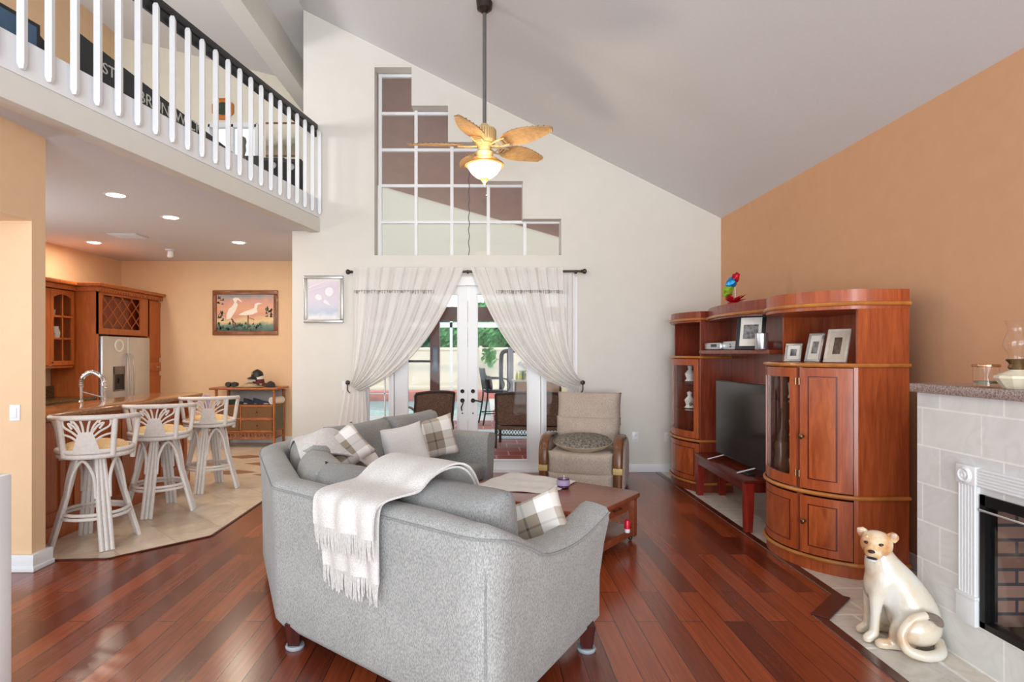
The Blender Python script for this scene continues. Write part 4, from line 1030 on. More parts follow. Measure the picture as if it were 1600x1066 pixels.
# display pieces behind glass
def figurine(label, c, prof, m_): return tag(MB().lathe(prof, c, 20).build('figurine', m_, None), label, 'figurine')
z_a = .585
MARB = plain('white_porcelain', (232, 232, 230), .2)
c = Vector((2.445, 4.86, z_a)); vs = thing('wooden_vase', 'tall brown guitar shaped wooden vase behind the curved glass door', 'vase', c)
MB().lathe([(0, 0), (.06, 0), (.075, .06), (.055, .14), (.07, .22), (.045, .30), (.018, .36), (.016, .50), (.022, .52), (0, .52)], c, 20, sy=.7).build('vase', wood('vase_wood', (96, 56, 34), (140, 88, 54), .3), vs)
for i, (x, y, z, lab) in enumerate(((2.50, 4.74, z_a, 'stack of white cups low behind the curved glass door'), (2.53, 4.80, z_a + .306, 'white porcelain figure on the middle glass shelf of the big cabinet'), (2.52, 4.80, z_a + .61, 'white porcelain figure on the top glass shelf of the big cabinet'))):
    figurine(lab, (x, y, z), [(0, 0), (.06, 0), (.05, .03), (.055, .08), (.06, .12), (.03, .15), (.04, .19), (0, .22)], MARB)
for (x, y, z, lab) in ((2.455, 7.08, .59 + .315, 'white figurine on the lower glass shelf of the narrow cabinet'), (2.46, 7.08, .59 + .63, 'white figurine on the upper glass shelf of the narrow cabinet')):
    figurine(lab, (x, y, z), [(0, 0), (.06, 0), (.04, .03), (.06, .09), (.02, .14), (.03, .18), (0, .2)], MARB)
# foil bouquet on top of the bridge
fb_ = thing('foil_bouquet', 'colourful foil bouquet with red petals standing on the wall unit canopy', 'decoration', at(1146, 474, 6.0))
c = at(1146, 475, 6.0); c.z = 2.031
pet = MB(); r = random.Random(5)
for i in range(22):
    a = r.uniform(0, 6.28); L = r.uniform(.07, .14); up = r.uniform(.03, .10); d = Vector((cos(a), sin(a), 0)); n = Vector((-sin(a), cos(a), 0)); b0 = c + Vector((0, 0, .02))
    tip = b0 + d * L + Vector((0, 0, up)); mid = b0 + d * L * .6 + Vector((0, 0, up * .75))
    pet.poly([b0, mid + n * .03, tip, mid - n * .03])
pet.lathe([(0, 0), (.05, 0), (.06, .03), (0, .05)], c).build('petals', plain('red_foil', (196, 20, 40), .3, .2), fb_, smooth=False)
def foil(px, py, rx, rz, col, lab):
    p = at(px, py, 5.98); b_ = MB(); m_ = Matrix.Rotation(.5, 4, 'Y'); b_.ball(p, rx, rx * .8, rz, 10, m=m_)
    for v in b_.bm.verts: v.co += Vector((r.uniform(-1, 1), r.uniform(-1, 1), r.uniform(-1, 1))) * .012
    b_.build('foil_wrap', plain(lab, col, .22, .6), fb_, smooth=False, label=lab.replace('_', ' '))
foil(1138, 455, .05, .06, (150, 190, 60), 'green_foil'); foil(1142, 441, .05, .055, (40, 140, 200), 'blue_foil'); foil(1149, 434, .04, .055, (205, 30, 60), 'crimson_foil')
MB().tube([c + Vector((-.02, 0, .03)), at(1139, 450, 5.98)], .005, 6).tube([c + Vector((.02, 0, .03)), at(1148, 438, 5.98)], .005, 6).build('stick', WHITE, fb_)

# ================================================================== fireplace
FX, FY1 = 2.427, 3.328
fp = thing('fireplace', 'pale tiled fireplace with a white fluted surround and glass front', 'fireplace', (2.7, 2.3, 0))
oy0, oy1, oz0, oz1 = 1.55, 2.895, .225, .87
MB().plate([(0.9, 0), (FY1, 0), (FY1, 1.34), (0.9, 1.34)], [[(oy0, oz0), (oy1, oz0), (oy1, oz1), (oy0, oz1)]], 'x', FX, FX + .05).build('tile_face', FIRETILE, fp, smooth=False)
MB().box(FX + .05, 3.10, FY1 - .05, FY1, 0, 1.34).box(FX + .05, 3.10, .9, 1.5, 0, 1.34).build('tile_return', FIRETILE, fp, smooth=False)
MB().box(2.398, 3.10, .85, 3.351, 1.34, 1.389, .006).build('mantel_shelf', MANTELSTONE, fp)
ROS = .10
def fluted(mb, y0, y1, z0, z1, vert):
    mb.box(FX - .018, FX, y0, y1, z0, z1); n = 6
    for i in range(n):
        if vert: a = y0 + (y1 - y0) * (i + .5) / n; mb.cyl((FX - .018, a, z0), (FX - .018, a, z1), .0065, seg=8)
        else: a = z0 + (z1 - z0) * (i + .5) / n; mb.cyl((FX - .018, y0, a), (FX - .018, y1, a), .0065, seg=8)
yo, yi = 3.017, 2.906
for side in (0, 1):
    a, b_ = (yi, yo) if side == 0 else (1.54 - (yo - yi), 1.54)
    mb = MB(); fluted(mb, a, b_, .364, .905, True); mb.build('pilaster', WHITE, fp)
    MB().box(FX - .03, FX, a - .004, b_ + .004, .216, .345, .004).box(FX - .034, FX, a - .008, b_ + .008, .345, .364, .004).build('plinth', WHITE, fp)
    q = MB().box(FX - .03, FX, a - .004, b_ + .004, .905, 1.0, .004); cy = (a + b_) / 2
    q.lathe([(0, .006), (.012, .012), (.018, .004), (.026, .004), (.032, .012), (.040, .004), (.042, 0), (0, 0)], seg=24, m=frame((FX - .03, cy, .9525), (0, 1, 0), (0, 0, 1), (-1, 0, 0))); q.build('rosette', WHITE, fp)
mb = MB(); fluted(mb, 1.54, yi, .905, .995, False); mb.build('header', WHITE, fp)
IRON = plain('black_iron', (26, 27, 29), .35, .5)
fb2 = MB()
for q in ((oy0, oy0 + .03, oz0, oz1), (oy1 - .03, oy1, oz0, oz1), (oy0, oy1, oz0, oz0 + .03), (oy0, oy1, oz1 - .05, oz1)): fb2.box(FX - .012, FX + .05, *q)
mt = fb2.build('metal_frame', IRON, fp, smooth=False)
MB().cyl((FX - .014, oy0, oz1 - .075), (FX - .014, oy1, oz1 - .075), .006).build('trim_bar', CHROME, mt)
MB().box(FX + .012, FX + .016, oy0 + .03, oy1 - .03, oz0 + .03, oz1 - .05).build('glass', GLASS, mt, smooth=False)
FBR = bricks('firebrick', (128, 98, 86), (158, 124, 110), (70, 68, 72), .21, .072, .008, swz='yzx', rough=.8, bstr=.6); FBR2 = bricks('firebrick_side', (128, 98, 86), (158, 124, 110), (70, 68, 72), .21, .072, .008, swz='xzy', rough=.8, bstr=.6)
MB().box(2.92, 2.95, oy0, oy1, oz0, oz1).build('firebox_back', FBR, fp, smooth=False)
MB().box(FX + .05, 2.95, oy1 - .001, oy1 + .03, oz0 - .02, oz1).box(FX + .05, 2.95, oy0 - .03, oy0, oz0 - .02, oz1).build('firebox_side', FBR2, fp, smooth=False)
MB().box(FX + .05, 2.95, oy0, oy1, oz0 - .03, oz0).box(FX + .05, 2.95, oy0, oy1, oz1, oz1 + .03).build('firebox_floor', IRON, fp, smooth=False)
lg = MB(); BARK = plain('grey_log', (150, 142, 134), .9, var=.35, nscale=30)
for i, (y, z, dx) in enumerate(((2.55, .29, .1), (2.3, .31, -.08), (2.45, .40, .05), (2.1, .36, .1))):
    MB().tube(smooth_path([(2.66 + dx, y - .25, z), (2.68, y, z + .02), (2.72 - dx, y + .24, z - .01)], 4), [.05] * 9, 9).build('log', BARK, fp)
# mantel things
c = pf(1541, 600, 2.78, 1.39); c.x = 2.35 * 1.0 + .0; c = Vector(((1541 - CX) * 2.95 / F, 2.95, 1.39))
cj = thing('candle_jar', 'clear three wick candle jar with copper lid on the mantel', 'candle', c)
MB().lathe([(0, 0), (.050, 0), (.054, .004), (.054, .098), (.050, .098), (.050, .018), (0, .018)], c, 28).build('glass_jar', GLASS, cj)
MB().lathe([(0, .018), (.0495, .018), (.0495, .028), (0, .028)], c, 28).build('wax', plain('green_wax', (110, 124, 96), .4), cj)
MB().lathe([(0, .098), (.056, .098), (.057, .102), (.057, .110), (.052, .113), (0, .113)], c, 28).build('lid', plain('copper_lid', (206, 160, 122), .25, .9), cj)
a_ = c + Vector((.0, 0, 0)); lb = MB()
lb.surf(lambda u, v: a_ + Vector((.0548 * cos(-1.35 + .7 * u), .0548 * sin(-1.35 + .7 * u), .035 + .04 * v)), 8, 2); lb.build('paper_label', PAPER, cj)
Yl = 2.78; c = Vector(((1590 - CX) * Yl / F, Yl, 1.39))
ol = thing('oil_lamp', 'glass chimney oil lamp with a cream faceted font on the mantel', 'oil lamp', c)
MB().lathe([(0, 0), (.05, 0), (.06, .012), (.088, .05), (.085, .062), (.035, .085), (.03, .09), (0, .09)], c, 10).build('font', plain('cream_porcelain', (222, 214, 190), .2), ol, smooth=25)
MB().lathe([(.03, .09), (.036, .10), (.030, .115), (.036, .125), (.045, .135), (.04, .14), (0, .14)], c, 20).build('burner', BRASS, ol)
MB().lathe([(.036, .135), (.034, .16), (.055, .20), (.050, .235), (.036, .27), (.038, .29), (.046, .315), (.050, .32), (.044, .318), (.034, .29), (.033, .27), (.047, .235), (.052, .20), (.031, .16), (.033, .135)], c, 24).build('chimney', GLASS, ol)
MB().tube(smooth_path([c + Vector((.05, -.085, .05)), c + Vector((.06, -.11, .06)), c + Vector((.03, -.11, .015)), c + Vector((-.01, -.10, .004))], 4), .006, 6).build('wick_knob', CHROME, ol)

# ================================================================== ceramic big cat
def meta_mesh(elems, res=.018, thr=.6):
    mbd = bpy.data.metaballs.new('clay'); mbd.resolution = res; mbd.render_resolution = res; mbd.threshold = thr
    o = bpy.data.objects.new('clay', mbd); COL.objects.link(o)
    for (p, r, *e) in elems:
        el = mbd.elements.new(); el.co = p; el.radius = r; el.stiffness = 2
        if e: el.type = 'ELLIPSOID'; el.size_x, el.size_y, el.size_z = e[0]; 
        if len(e) > 1: el.rotation = e[1]
    dg = bpy.context.evaluated_depsgraph_get(); dg.update()
    me = bpy.data.meshes.new_from_object(o.evaluated_get(dg)); bpy.data.objects.remove(o); bpy.data.metaballs.remove(mbd)
    return me
def chain(pts, n, k=1.0):
    """balls along a list of (x,y,z,r)"""
    out = []
    for a, b in zip(pts[:-1], pts[1:]):
        for i in range(n): t_ = i / n; out.append((tuple(a[j] + (b[j] - a[j]) * t_ for j in range(3)), (a[3] + (b[3] - a[3]) * t_) * k))
    a = pts[-1]; out.append((a[:3], a[3] * k)); return out
# local frame: +x forward, +y the animal's left, z up
K_ = 1.42
E = []
E += chain([(-.115, 0, .112, .122), (-.09, 0, .21, .114), (-.035, 0, .31, .098), (.025, 0, .385, .085), (.055, 0, .43, .07)], 3, K_)      # trunk
E += chain([(.05, 0, .33, .085), (.055, 0, .25, .07)], 2, K_)                                                              # chest
E += chain([(.045, 0, .44, .062), (.06, .015, .50, .052)], 3, K_)                                                         # neck
for s in (-1, 1):
    E += chain([(.045, s * .048, .34, .052), (.085, s * .055, .24, .036), (.09, s * .055, .14, .028), (.095, s * .055, .05, .026), (.13, s * .058, .022, .026)], 4, K_)   # fore leg
    E += chain([(-.11, s * .085, .125, .098), (-.04, s * .105, .12, .07), (.01, s * .105, .07, .035)], 3, K_)               # thigh
    E += chain([(-.05, s * .105, .03, .03), (.05, s * .108, .026, .028), (.085, s * .108, .024, .026)], 4, K_)             # hind foot
body = meta_mesh(E, .014)
hd = Vector((.075, .03, .535)); HY = Matrix.Translation(hd) @ Matrix.Rotation(radians(62), 4, 'Z') @ Matrix.Rotation(radians(6), 4, 'Y')
HE = [((0, 0, 0), .070 * K_), ((.0, .022, .0), .060 * K_), ((.0, -.022, .0), .060 * K_), ((.035, 0, -.008), .054 * K_), ((.080, 0, -.020), .040 * K_), ((.072, .016, -.034), .032 * K_), ((.072, -.016, -.034), .032 * K_), ((.02, .03, -.02), .042 * K_), ((.02, -.03, -.02), .042 * K_), ((.045, 0, -.05), .028 * K_)]
head = meta_mesh(HE, .010)
BONE = None
m, nt, b = newmat('glazed_ceramic'); v = coords(nt)
n_ = N(nt, 'ShaderNodeTexNoise', Scale=7.0, Detail=3.0); nt.links.new(v, n_.inputs['Vector'])
nt.links.new(ramp(nt, n_.outputs[0], [(.36, lin((222, 220, 212))), (.54, lin((220, 208, 188))), (.70, lin((206, 174, 140)))]), b.inputs['Base Color']); b.inputs['Roughness'].default_value = .16; b.inputs['Coat Weight'].default_value = .6; b.inputs['Coat Roughness'].default_value = .05
CERAM = m
cat_loc, cat_rz = Vector((2.205, 3.22, 0)), radians(163)
cat_ = local(thing('big_cat_statue', 'glazed cream ceramic lioness statue sitting on the hearth tiles', 'statue', (0, 0, 0)))
mb = MB(); mb.bm.from_mesh(body)
zmin = min(v.co.z for v in mb.bm.verts)
for v in mb.bm.verts:
    if v.co.z < .004: v.co.z = .004
body_o = mb.build('body', CERAM, cat_, smooth=180)
hm, hnt, hb = newmat('ceramic_face'); t_ = hnt.nodes.new('ShaderNodeTexCoord'); sp = hnt.nodes.new('ShaderNodeSeparateXYZ'); hnt.links.new(t_.outputs['Generated'], sp.inputs[0])
hn = N(hnt, 'ShaderNodeTexNoise', Scale=16.0); hnt.links.new(t_.outputs['Object'], hn.inputs['Vector'])
hnt.links.new(ramp(hnt, hn.outputs[0], [(.36, lin((232, 214, 184))), (.5, lin((222, 180, 132))), (.64, lin((206, 146, 96)))]), hb.inputs['Base Color']); hb.inputs['Roughness'].default_value = .16; hb.inputs['Coat Weight'].default_value = .6
mb = MB(); mb.bm.from_mesh(head); mb.bm.transform(HY); head_o = mb.build('head', hm, cat_, smooth=180)
EYE = plain('dark_glaze', (44, 36, 34), .12); TOOTH = plain('grey_white_glaze', (216, 216, 218), .15)
for s in (-1, 1):
    MB().lathe([(.03, 0), (.030, .015), (.024, .035), (.010, .044), (0, .045)], seg=14, m=HY @ Matrix.Translation((-.022, s * .060, .026)) @ Matrix.Rotation(radians(-46 * s), 4, 'X') @ Matrix.Scale(.55, 4, (1, 0, 0)) @ Matrix.Scale(.92, 4)).build('ear', hm, cat_)
    MB().ball((0, 0, 0), .011, .013, .008, 10, m=HY @ Matrix.Translation((.058, s * .029, .012)) @ Matrix.Identity(4)).build('eye', EYE, cat_) if False else None
    q = MB(); q.ball((0, 0, 0), .010, .017, .008, 12); q.bm.transform(HY @ Matrix.Translation((.066, s * .030, .014)) @ Matrix.Rotation(radians(18 * s), 4, 'X')); q.build('eye', EYE, cat_)
q = MB(); q.ball((0, 0, 0), .012, .018, .009, 12); q.bm.transform(HY @ Matrix.Translation((.119, 0, -.010))); q.build('nose', EYE, cat_)
q = MB(); q.ball((0, 0, 0), .012, .027, .007, 10); q.bm.transform(HY @ Matrix.Translation((.108, 0, -.050))); mo = q.build('mouth', EYE, cat_)
q = MB(); q.ball((0, 0, 0), .012, .021, .009, 10); q.bm.transform(HY @ Matrix.Translation((.108, 0, -.061))); q.build('teeth', TOOTH, cat_)
for s in (-1, 1):
    q = MB(); q.ball((0, 0, 0), .006, .015, .017, 10); q.bm.transform(HY @ Matrix.Translation((-.004, s * .078, .050)) @ Matrix.Rotation(radians(-46 * s), 4, 'X')); q.build('ear_lining', plain('grey_pink_glaze_%d' % (s + 1), (206, 176, 160), .2), cat_)
tail2 = smooth_path([(-.20, .05, .04), (-.17, .15, .028), (-.09, .205, .028), (-.01, .205, .05), (.012, .195, .12), (-.035, .185, .195), (-.105, .172, .222)], 6)
MB().tube(tail2, [.030 - .010 * i / len(tail2) for i in range(len(tail2))], 12).build('tail', CERAM, cat_)
tail3 = smooth_path([(-.10, .173, .222), (-.15, .158, .205), (-.185, .135, .16)], 6)
MB().tube(tail3, [.0205] * (len(tail3) - 4) + [.019, .016, .012, .005], 12).build('tail_tip', plain('smoky_glaze', (120, 108, 98), .16, var=.2), cat_, label='dark smoky tail tip')
cat_.location = cat_loc; cat_.rotation_euler = (0, 0, cat_rz)
# ================================================================== pictures on the walls
def wall_picture(name, label, px0, py0, px1, py1, Y, fm, fwid, canvas, matw=0):
    a, b = at(px0, py1, Y), at(px1, py0, Y)
    t_ = thing(name, label, 'picture', ((a.x + b.x) / 2, Y, a.z))
    mb = MB(); w = fwid
    for q in ((a.x, b.x, a.z, a.z + w), (a.x, b.x, b.z - w, b.z), (a.x, a.x + w, a.z + w, b.z - w), (b.x - w, b.x, a.z + w, b.z - w)): mb.box(q[0], q[1], Y - .035, Y, q[2], q[3], .010)
    mb.build('frame', fm, t_)
    if matw: MB().box(a.x + w, b.x - w, Y - .016, Y - .004, a.z + w, b.z - w).build('mat_board', PAPER, t_, smooth=False)
    w += matw
    o = MB().box(a.x + w, b.x - w, Y - .020, Y - .006, a.z + w, b.z - w).build('canvas', canvas, t_, smooth=False)
    return t_, o, (a.x + w, b.x - w, a.z + w, b.z - w)
SUNSET = gradient('sunset_paint', 'z', [(.02, (66, 92, 84)), (.16, (110, 136, 124)), (.26, (226, 200, 150)), (.42, (214, 156, 132)), (.62, (226, 172, 138)), (.82, (214, 160, 142)), (1, (140, 152, 156))], nmix=.35, nscale=5)
BK = 10.3
t_, o, (x0, x1, z0, z1) = wall_picture('egret_painting', 'wood framed sunset painting of two white egrets on the peach wall', 333, 454, 435, 524, BK, wood('picture_wood', (110, 62, 30), (150, 92, 48), .35, (3, 3, 3)), .075, SUNSET)
def rel(pts, m_, nm, dz=0.0): MB().prism([(x0 + (x1 - x0) * u, z0 + (z1 - z0) * v) for u, v in pts], -(BK - .0205 - dz), -(BK - .024 - dz), m=Matrix(((1, 0, 0, 0), (0, 0, -1, 0), (0, 1, 0, 0), (0, 0, 0, 1)))).build(nm, m_, o, smooth=False)
EGW = plain('egret_white_paint', (244, 234, 222), .6, var=.04); LEG_ = plain('leg_brown_paint', (110, 76, 54), .6); REED = plain('reed_green_paint', (48, 74, 58), .6, var=.4, nscale=60)
rel([(.17, .32), (.24, .34), (.33, .55), (.37, .72), (.34, .80), (.37, .86), (.44, .78), (.43, .83), (.38, .91), (.32, .92), (.28, .88), (.31, .78), (.27, .68), (.21, .60), (.17, .45)], EGW, 'painted_egret')
rel([(.38, .44), (.50, .43), (.62, .45), (.72, .52), (.70, .60), (.72, .72), (.80, .76), (.72, .78), (.67, .74), (.66, .63), (.58, .58), (.48, .53)], EGW, 'painted_egret')
for q in ([(.24, .34), (.27, .33), (.36, .14), (.34, .14)], [(.54, .43), (.56, .43), (.56, .12), (.54, .12)], [(.55, .38), (.56, .36), (.66, .30), (.66, .32)], [(.26, .34), (.28, .33), (.30, .14), (.28, .14)]): rel(q, LEG_, 'painted_leg')
r = random.Random(11)
for (u0, u1, v0, v1, n) in ((.0, .8, .0, .18, 50), (.86, 1, .35, .62, 14), (.0, .12, .25, .5, 12), (0, .16, .7, .95, 8)):
    mb = MB()
    for i in range(n):
        u, v = r.uniform(u0, u1), r.uniform(v0, v1); a = r.uniform(.01, .03); h_ = r.uniform(.04, .10)
        X, Z = x0 + (x1 - x0) * min(u, .96), z0 + (z1 - z0) * min(v, .88); W_, H_ = (x1 - x0), (z1 - z0)
        mb.poly([(X - a * W_, BK - .0215, Z), (X + a * W_, BK - .0215, Z), (X + r.uniform(-.02, .02) * W_, BK - .0215, Z + h_ * H_)])
    mb.build('painted_reeds', REED, o, smooth=False)
LAV = gradient('lavender_print', 'z', [(0, (228, 232, 238)), (.16, (190, 200, 216)), (.32, (206, 208, 222)), (.55, (216, 208, 222)), (.8, (212, 204, 218)), (1, (222, 212, 222))], nmix=.3, nscale=9)
t_, o, (x0, x1, z0, z1) = wall_picture('framed_print', 'silver framed pale lavender print of a moon over water on the cream wall', 475, 431, 537, 505, FW, SILVERF, .045, LAV, .022)
BK = FW; MOON = plain('moon_paint', (240, 234, 240), .6)
rel([(.70 + .14 * cos(k * pi / 9), .70 + .12 * sin(k * pi / 9)) for k in range(18)], MOON, 'painted_moon')
rel([(.22, .52), (.36, .46), (.46, .52), (.42, .60), (.30, .64), (.22, .58)], MOON, 'painted_flower')
rel([(.50, .42), (.62, .36), (.74, .34), (.64, .44), (.54, .50)], MOON, 'painted_flower')
rel([(.0, .80), (.55, .97), (.55, .985), (.0, .82)], MOON, 'painted_ray'); rel([(.0, .72), (.6, .86), (.6, .87), (.0, .735)], MOON, 'painted_ray')

# ================================================================== kitchen
KX, KZ = -5.58, 2.565
fe = thing('fridge_cabinet_wall', 'tall maple cabinet wall with a wine lattice built around the refrigerator', 'cabinet', (KX - .3, 9.4, 0))
def kz(py, Y): return H + (CY - py) * Y / F
def ky(px): return -KX * F / (CX - px)          # depth along the cabinet front plane
yA, yB, yC, yD = ky(152), ky(233), ky(258), 10.28
MB().box(-6.24, KX, yA, yA + .03, 0, KZ - .1).build('side_panel', KITCHEN, fe)
MB().box(-6.24, KX, yB - .03, yB, 0, KZ - .1).build('side_panel', KITCHEN, fe)
zwt, zwb = kz(463, 9), kz(518, 9)
wy0, wy1 = ky(160), ky(219)
# box over the fridge with lattice opening
mb = MB().plate([(yA, zwb - .05), (yB, zwb - .05), (yB, KZ - .1), (yA, KZ - .1)], [[(wy0, zwb + .04), (wy1, zwb + .04), (wy1, zwt), (wy0, zwt)]], 'x', KX - .02, KX)
mb.build('wine_rack_front', KITCHEN, fe, smooth=False)
MB().box(-6.2, KX - .1, yA + .03, yB - .03, zwb, zwt + .1).build('wine_rack_box', CHERRY_DARK, fe)
lt = MB(); n = 6; cw, chh = wy1 - wy0, zwt - zwb - .04
for i in range(-n, n + 1):
    for d in (1, -1):
        pts = []
        y_s = wy0 + cw * i / 4
        a = (y_s, zwb + .04) if d == 1 else (y_s, zwt); b_ = (y_s + chh * 1.1, zwt) if d == 1 else (y_s + chh * 1.1, zwb + .04)
        # clip to the opening
        t0 = max(0, (wy0 - a[0]) / (b_[0] - a[0])); t1 = min(1, (wy1 - a[0]) / (b_[0] - a[0]))
        if t1 - t0 > .05:
            p = [(KX - .015, a[0] + (b_[0] - a[0]) * t, a[1] + (b_[1] - a[1]) * t) for t in (t0, t1)]
            lt.tube(p, .010, 4)
lt.build('lattice', KITCHEN, fe, smooth=False)
# pantry with doors
MB().box(-6.24, KX - .02, yB, yD, 0, KZ - .1).build('pantry_body', KITCHEN, fe)
def arched_door(mb, X, y0, y1, z0, z1, arch=True, th=.022):
    fr_ = .06
    n = 10; top = [(y0 + fr_ + (y1 - y0 - 2 * fr_) * k / n, z1 - fr_ - (.05 * (1 - sin(pi * k / n)) if arch else 0)) for k in range(n + 1)]
    mb.plate([(y0, z0), (y1, z0), (y1, z1), (y0, z1)], [[(y0 + fr_, z0 + fr_)] + [(y1 - fr_, z0 + fr_)] + top[::-1]], 'x', X - .002, X + th)
    return (y0 + fr_, y1 - fr_, z0 + fr_, z1 - fr_)
pz = [kz(p, 9.4) for p in (466, 560, 571, 582, 600)]
for (a, b_, arch) in ((pz[1], pz[0], True), (.15, pz[4] + .1, False)):
    mb = MB(); q = arched_door(mb, KX - .02, yB + .01, yC - .01, a, b_, arch); d = mb.build('pantry_door', KITCHEN, fe, smooth=False)
    MB().box(KX - .02, KX - .006, q[0] - .01, q[1] + .01, q[2] - .01, q[3] + .01).build('door_panel', KITCHEN, d, smooth=False)
d = MB().box(KX - .02, KX + .002, yB + .01, yC - .01, pz[3], pz[2] + .03, .004).build('drawer', KITCHEN, fe)
MB().box(KX + .002, KX + .02, (yB + yC) / 2 - .05, (yB + yC) / 2 + .05, (pz[2] + pz[3]) / 2, (pz[2] + pz[3]) / 2 + .02, .004).build('pull', CHROME, d)
cr = MB()
cr.prism([(KX + .10, yA - .10), (KX + .10, yD), (-6.24, yD), (-6.24, yA - .10)], KZ - .05, KZ, .008).prism([(KX + .05, yA - .05), (KX + .05, yD), (-6.24, yD), (-6.24, yA - .05)], KZ - .12, KZ - .05, .008).build('crown', KITCHEN, fe)
dn = MB()
for i in range(26): y = yA - .05 + i * .065; dn.box(KX + .05, KX + .062, y, y + .03, KZ - .115, KZ - .09)
for i in range(5): x = KX - .02 - i * .065; dn.box(x, x + .03, yA - .062, yA - .05, KZ - .115, KZ - .09)
dn.build('dentil', KITCHEN, fe, smooth=False)
# refrigerator
fz = kz(526, 9.0); fX = KX + .04
rf = thing('refrigerator', 'stainless steel side by side refrigerator with a water dispenser', 'refrigerator', (-5.9, (yA + yB) / 2, 0))
fy0, fy1 = ky(156) , ky(231) - .01; fm_ = ky(196)
MB().box(-6.2, KX - .02, fy0, fy1, .02, fz - .01).build('case', plain('grey_case', (120, 122, 124), .5), rf)
dl = MB().box(KX - .015, fX, fy0, fm_ - .004, .08, fz, .012, 3).build('door', STEEL, rf)
dr = MB().box(KX - .015, fX, fm_ + .004, fy1, .08, fz, .012, 3).build('door', STEEL, rf)
dz0, dz1 = kz(612, 8.9), kz(573, 8.9); dy0, dy1 = ky(173), ky(190)
dd = MB()
for q in ((dy0, dy1, dz0, dz0 + .02), (dy0, dy1, dz1 - .12, dz1), (dy0, dy0 + .015, dz0, dz1), (dy1 - .015, dy1, dz0, dz1)): dd.box(fX - .002, fX + .012, *q, .003)
dd = dd.build('dispenser', plain('dispenser_grey', (112, 104, 100), .3), dl)
MB().box(fX - .001, fX + .003, dy0 + .012, dy1 - .012, dz0 + .015, dz1 - .115).box(fX + .003, fX + .02, (dy0 + dy1) / 2 - .02, (dy0 + dy1) / 2 + .02, dz0 + .12, dz0 + .2).build('dispenser_well', BLACK, dl, smooth=False)
for o_, y in ((dl, fm_ - .05), (dr, fm_ + .05)):
    MB().tube(smooth_path([(fX, y, kz(553, 8.9)), (fX + .05, y, kz(560, 8.9)), (fX + .065, y, kz(590, 8.9)), (fX + .06, y, .75), (fX, y, .70)], 5), .013, 8).build('handle', CHROME, o_)
rgm = plain('pale_glaze', (226, 232, 232), .3)
MB().tube([Vector((fX + .004, ky(182) + .10 * cos(a), kz(540, 8.8) + .085 * sin(a))) for a in [k * pi / 12 for k in range(24)]], .017, 8, True, .5).build('ring_magnet', rgm, dl)
# upper glass cabinet left of the fridge wall
ux = -5.89; uy0, uy1 = 7.55, yA - .005
uc = thing('glass_wall_cabinet', 'maple wall cabinet with arched glass door hanging left of the refrigerator', 'cabinet', (ux - .15, (uy0 + uy1) / 2, 1.34))
uz0, uz1 = kz(576, 8.0), KZ - .1
for q in ((-6.24, ux - .02, uy0, uy0 + .02, uz0, uz1), (-6.24, ux - .02, uy1 - .02, uy1, uz0, uz1), (-6.24, ux - .02, uy0, uy1, uz0, uz0 + .03), (-6.24, ux - .02, uy0, uy1, uz1 - .02, uz1), (-6.24, -6.22, uy0, uy1, uz0, uz1)):
    MB().box(*q).build('carcass', KITCHEN, uc)
gy0, gy1 = -ux * F / (CX - 79) , -ux * F / (CX - 116)
mb = MB(); q = arched_door(mb, ux - .02, gy0, gy1, uz0 + .04, uz1 - .03)
for k in (1, 2): z = q[2] + (q[3] - q[2]) * k / 3; mb.box(ux - .018, ux, q[0], q[1], z - .012, z + .012)
mb.box(ux - .018, ux, (q[0] + q[1]) / 2 - .010, (q[0] + q[1]) / 2 + .010, q[2], q[3])
d = mb.build('glass_door', KITCHEN, uc, smooth=False)
MB().box(ux - .014, ux - .010, q[0], q[1], q[2], q[3]).build('glass', GLASS, d, smooth=False)
MB().ball((ux + .012, gy0 + .03, uz0 + .08), .014, seg=10).build('knob', BRASS, d)
MB().box(ux - .02, ux, uy0, gy0 - .004, uz0 + .04, uz1 - .03).build('wood_door', KITCHEN, uc)
for k in (1, 2): z = q[2] + (q[3] - q[2]) * k / 3; MB().box(-6.22, ux - .03, uy0 + .02, uy1 - .02, z - .012, z + .006).build('shelf', KITCHEN, uc)
MB().prism([(ux + .09, uy0), (ux + .09, uy1 - .1), (-6.24, uy1 - .1), (-6.24, uy0)], KZ - .05, KZ, .008).prism([(ux + .045, uy0), (ux + .045, uy1 - .06), (-6.24, uy1 - .06), (-6.24, uy0)], KZ - .12, KZ - .05, .008).build('crown', KITCHEN, uc)
# crockery in the cabinet
for i, (fy, lev, lab, prof) in enumerate(((.3, 1, 'tan bowl on the middle shelf of the glass cabinet', [(0, 0), (.04, 0), (.09, .07), (.085, .07), (.035, .01), (0, .01)]), (.72, 1, 'blue white jar on the middle shelf of the glass cabinet', [(0, 0), (.05, 0), (.06, .08), (.04, .15), (.045, .17), (0, .17)]), (.35, 0, 'white bottle on the bottom shelf of the glass cabinet', [(0, 0), (.04, 0), (.04, .14), (.015, .2), (.015, .26), (0, .26)]), (.5, 2, 'white cup on the top shelf of the glass cabinet', [(0, 0), (.04, 0), (.05, .09), (.046, .09), (.036, .01), (0, .01)]))):
    z = uz0 + .03 if lev == 0 else q[2] + (q[3] - q[2]) * lev / 3 + .006
    y = q[0] + (q[1] - q[0]) * fy
    tag(MB().lathe(prof, (-6.05, y, z)).build('crockery', (HONEY, MARB, MARB, PAPER)[i], None), lab, 'crockery')
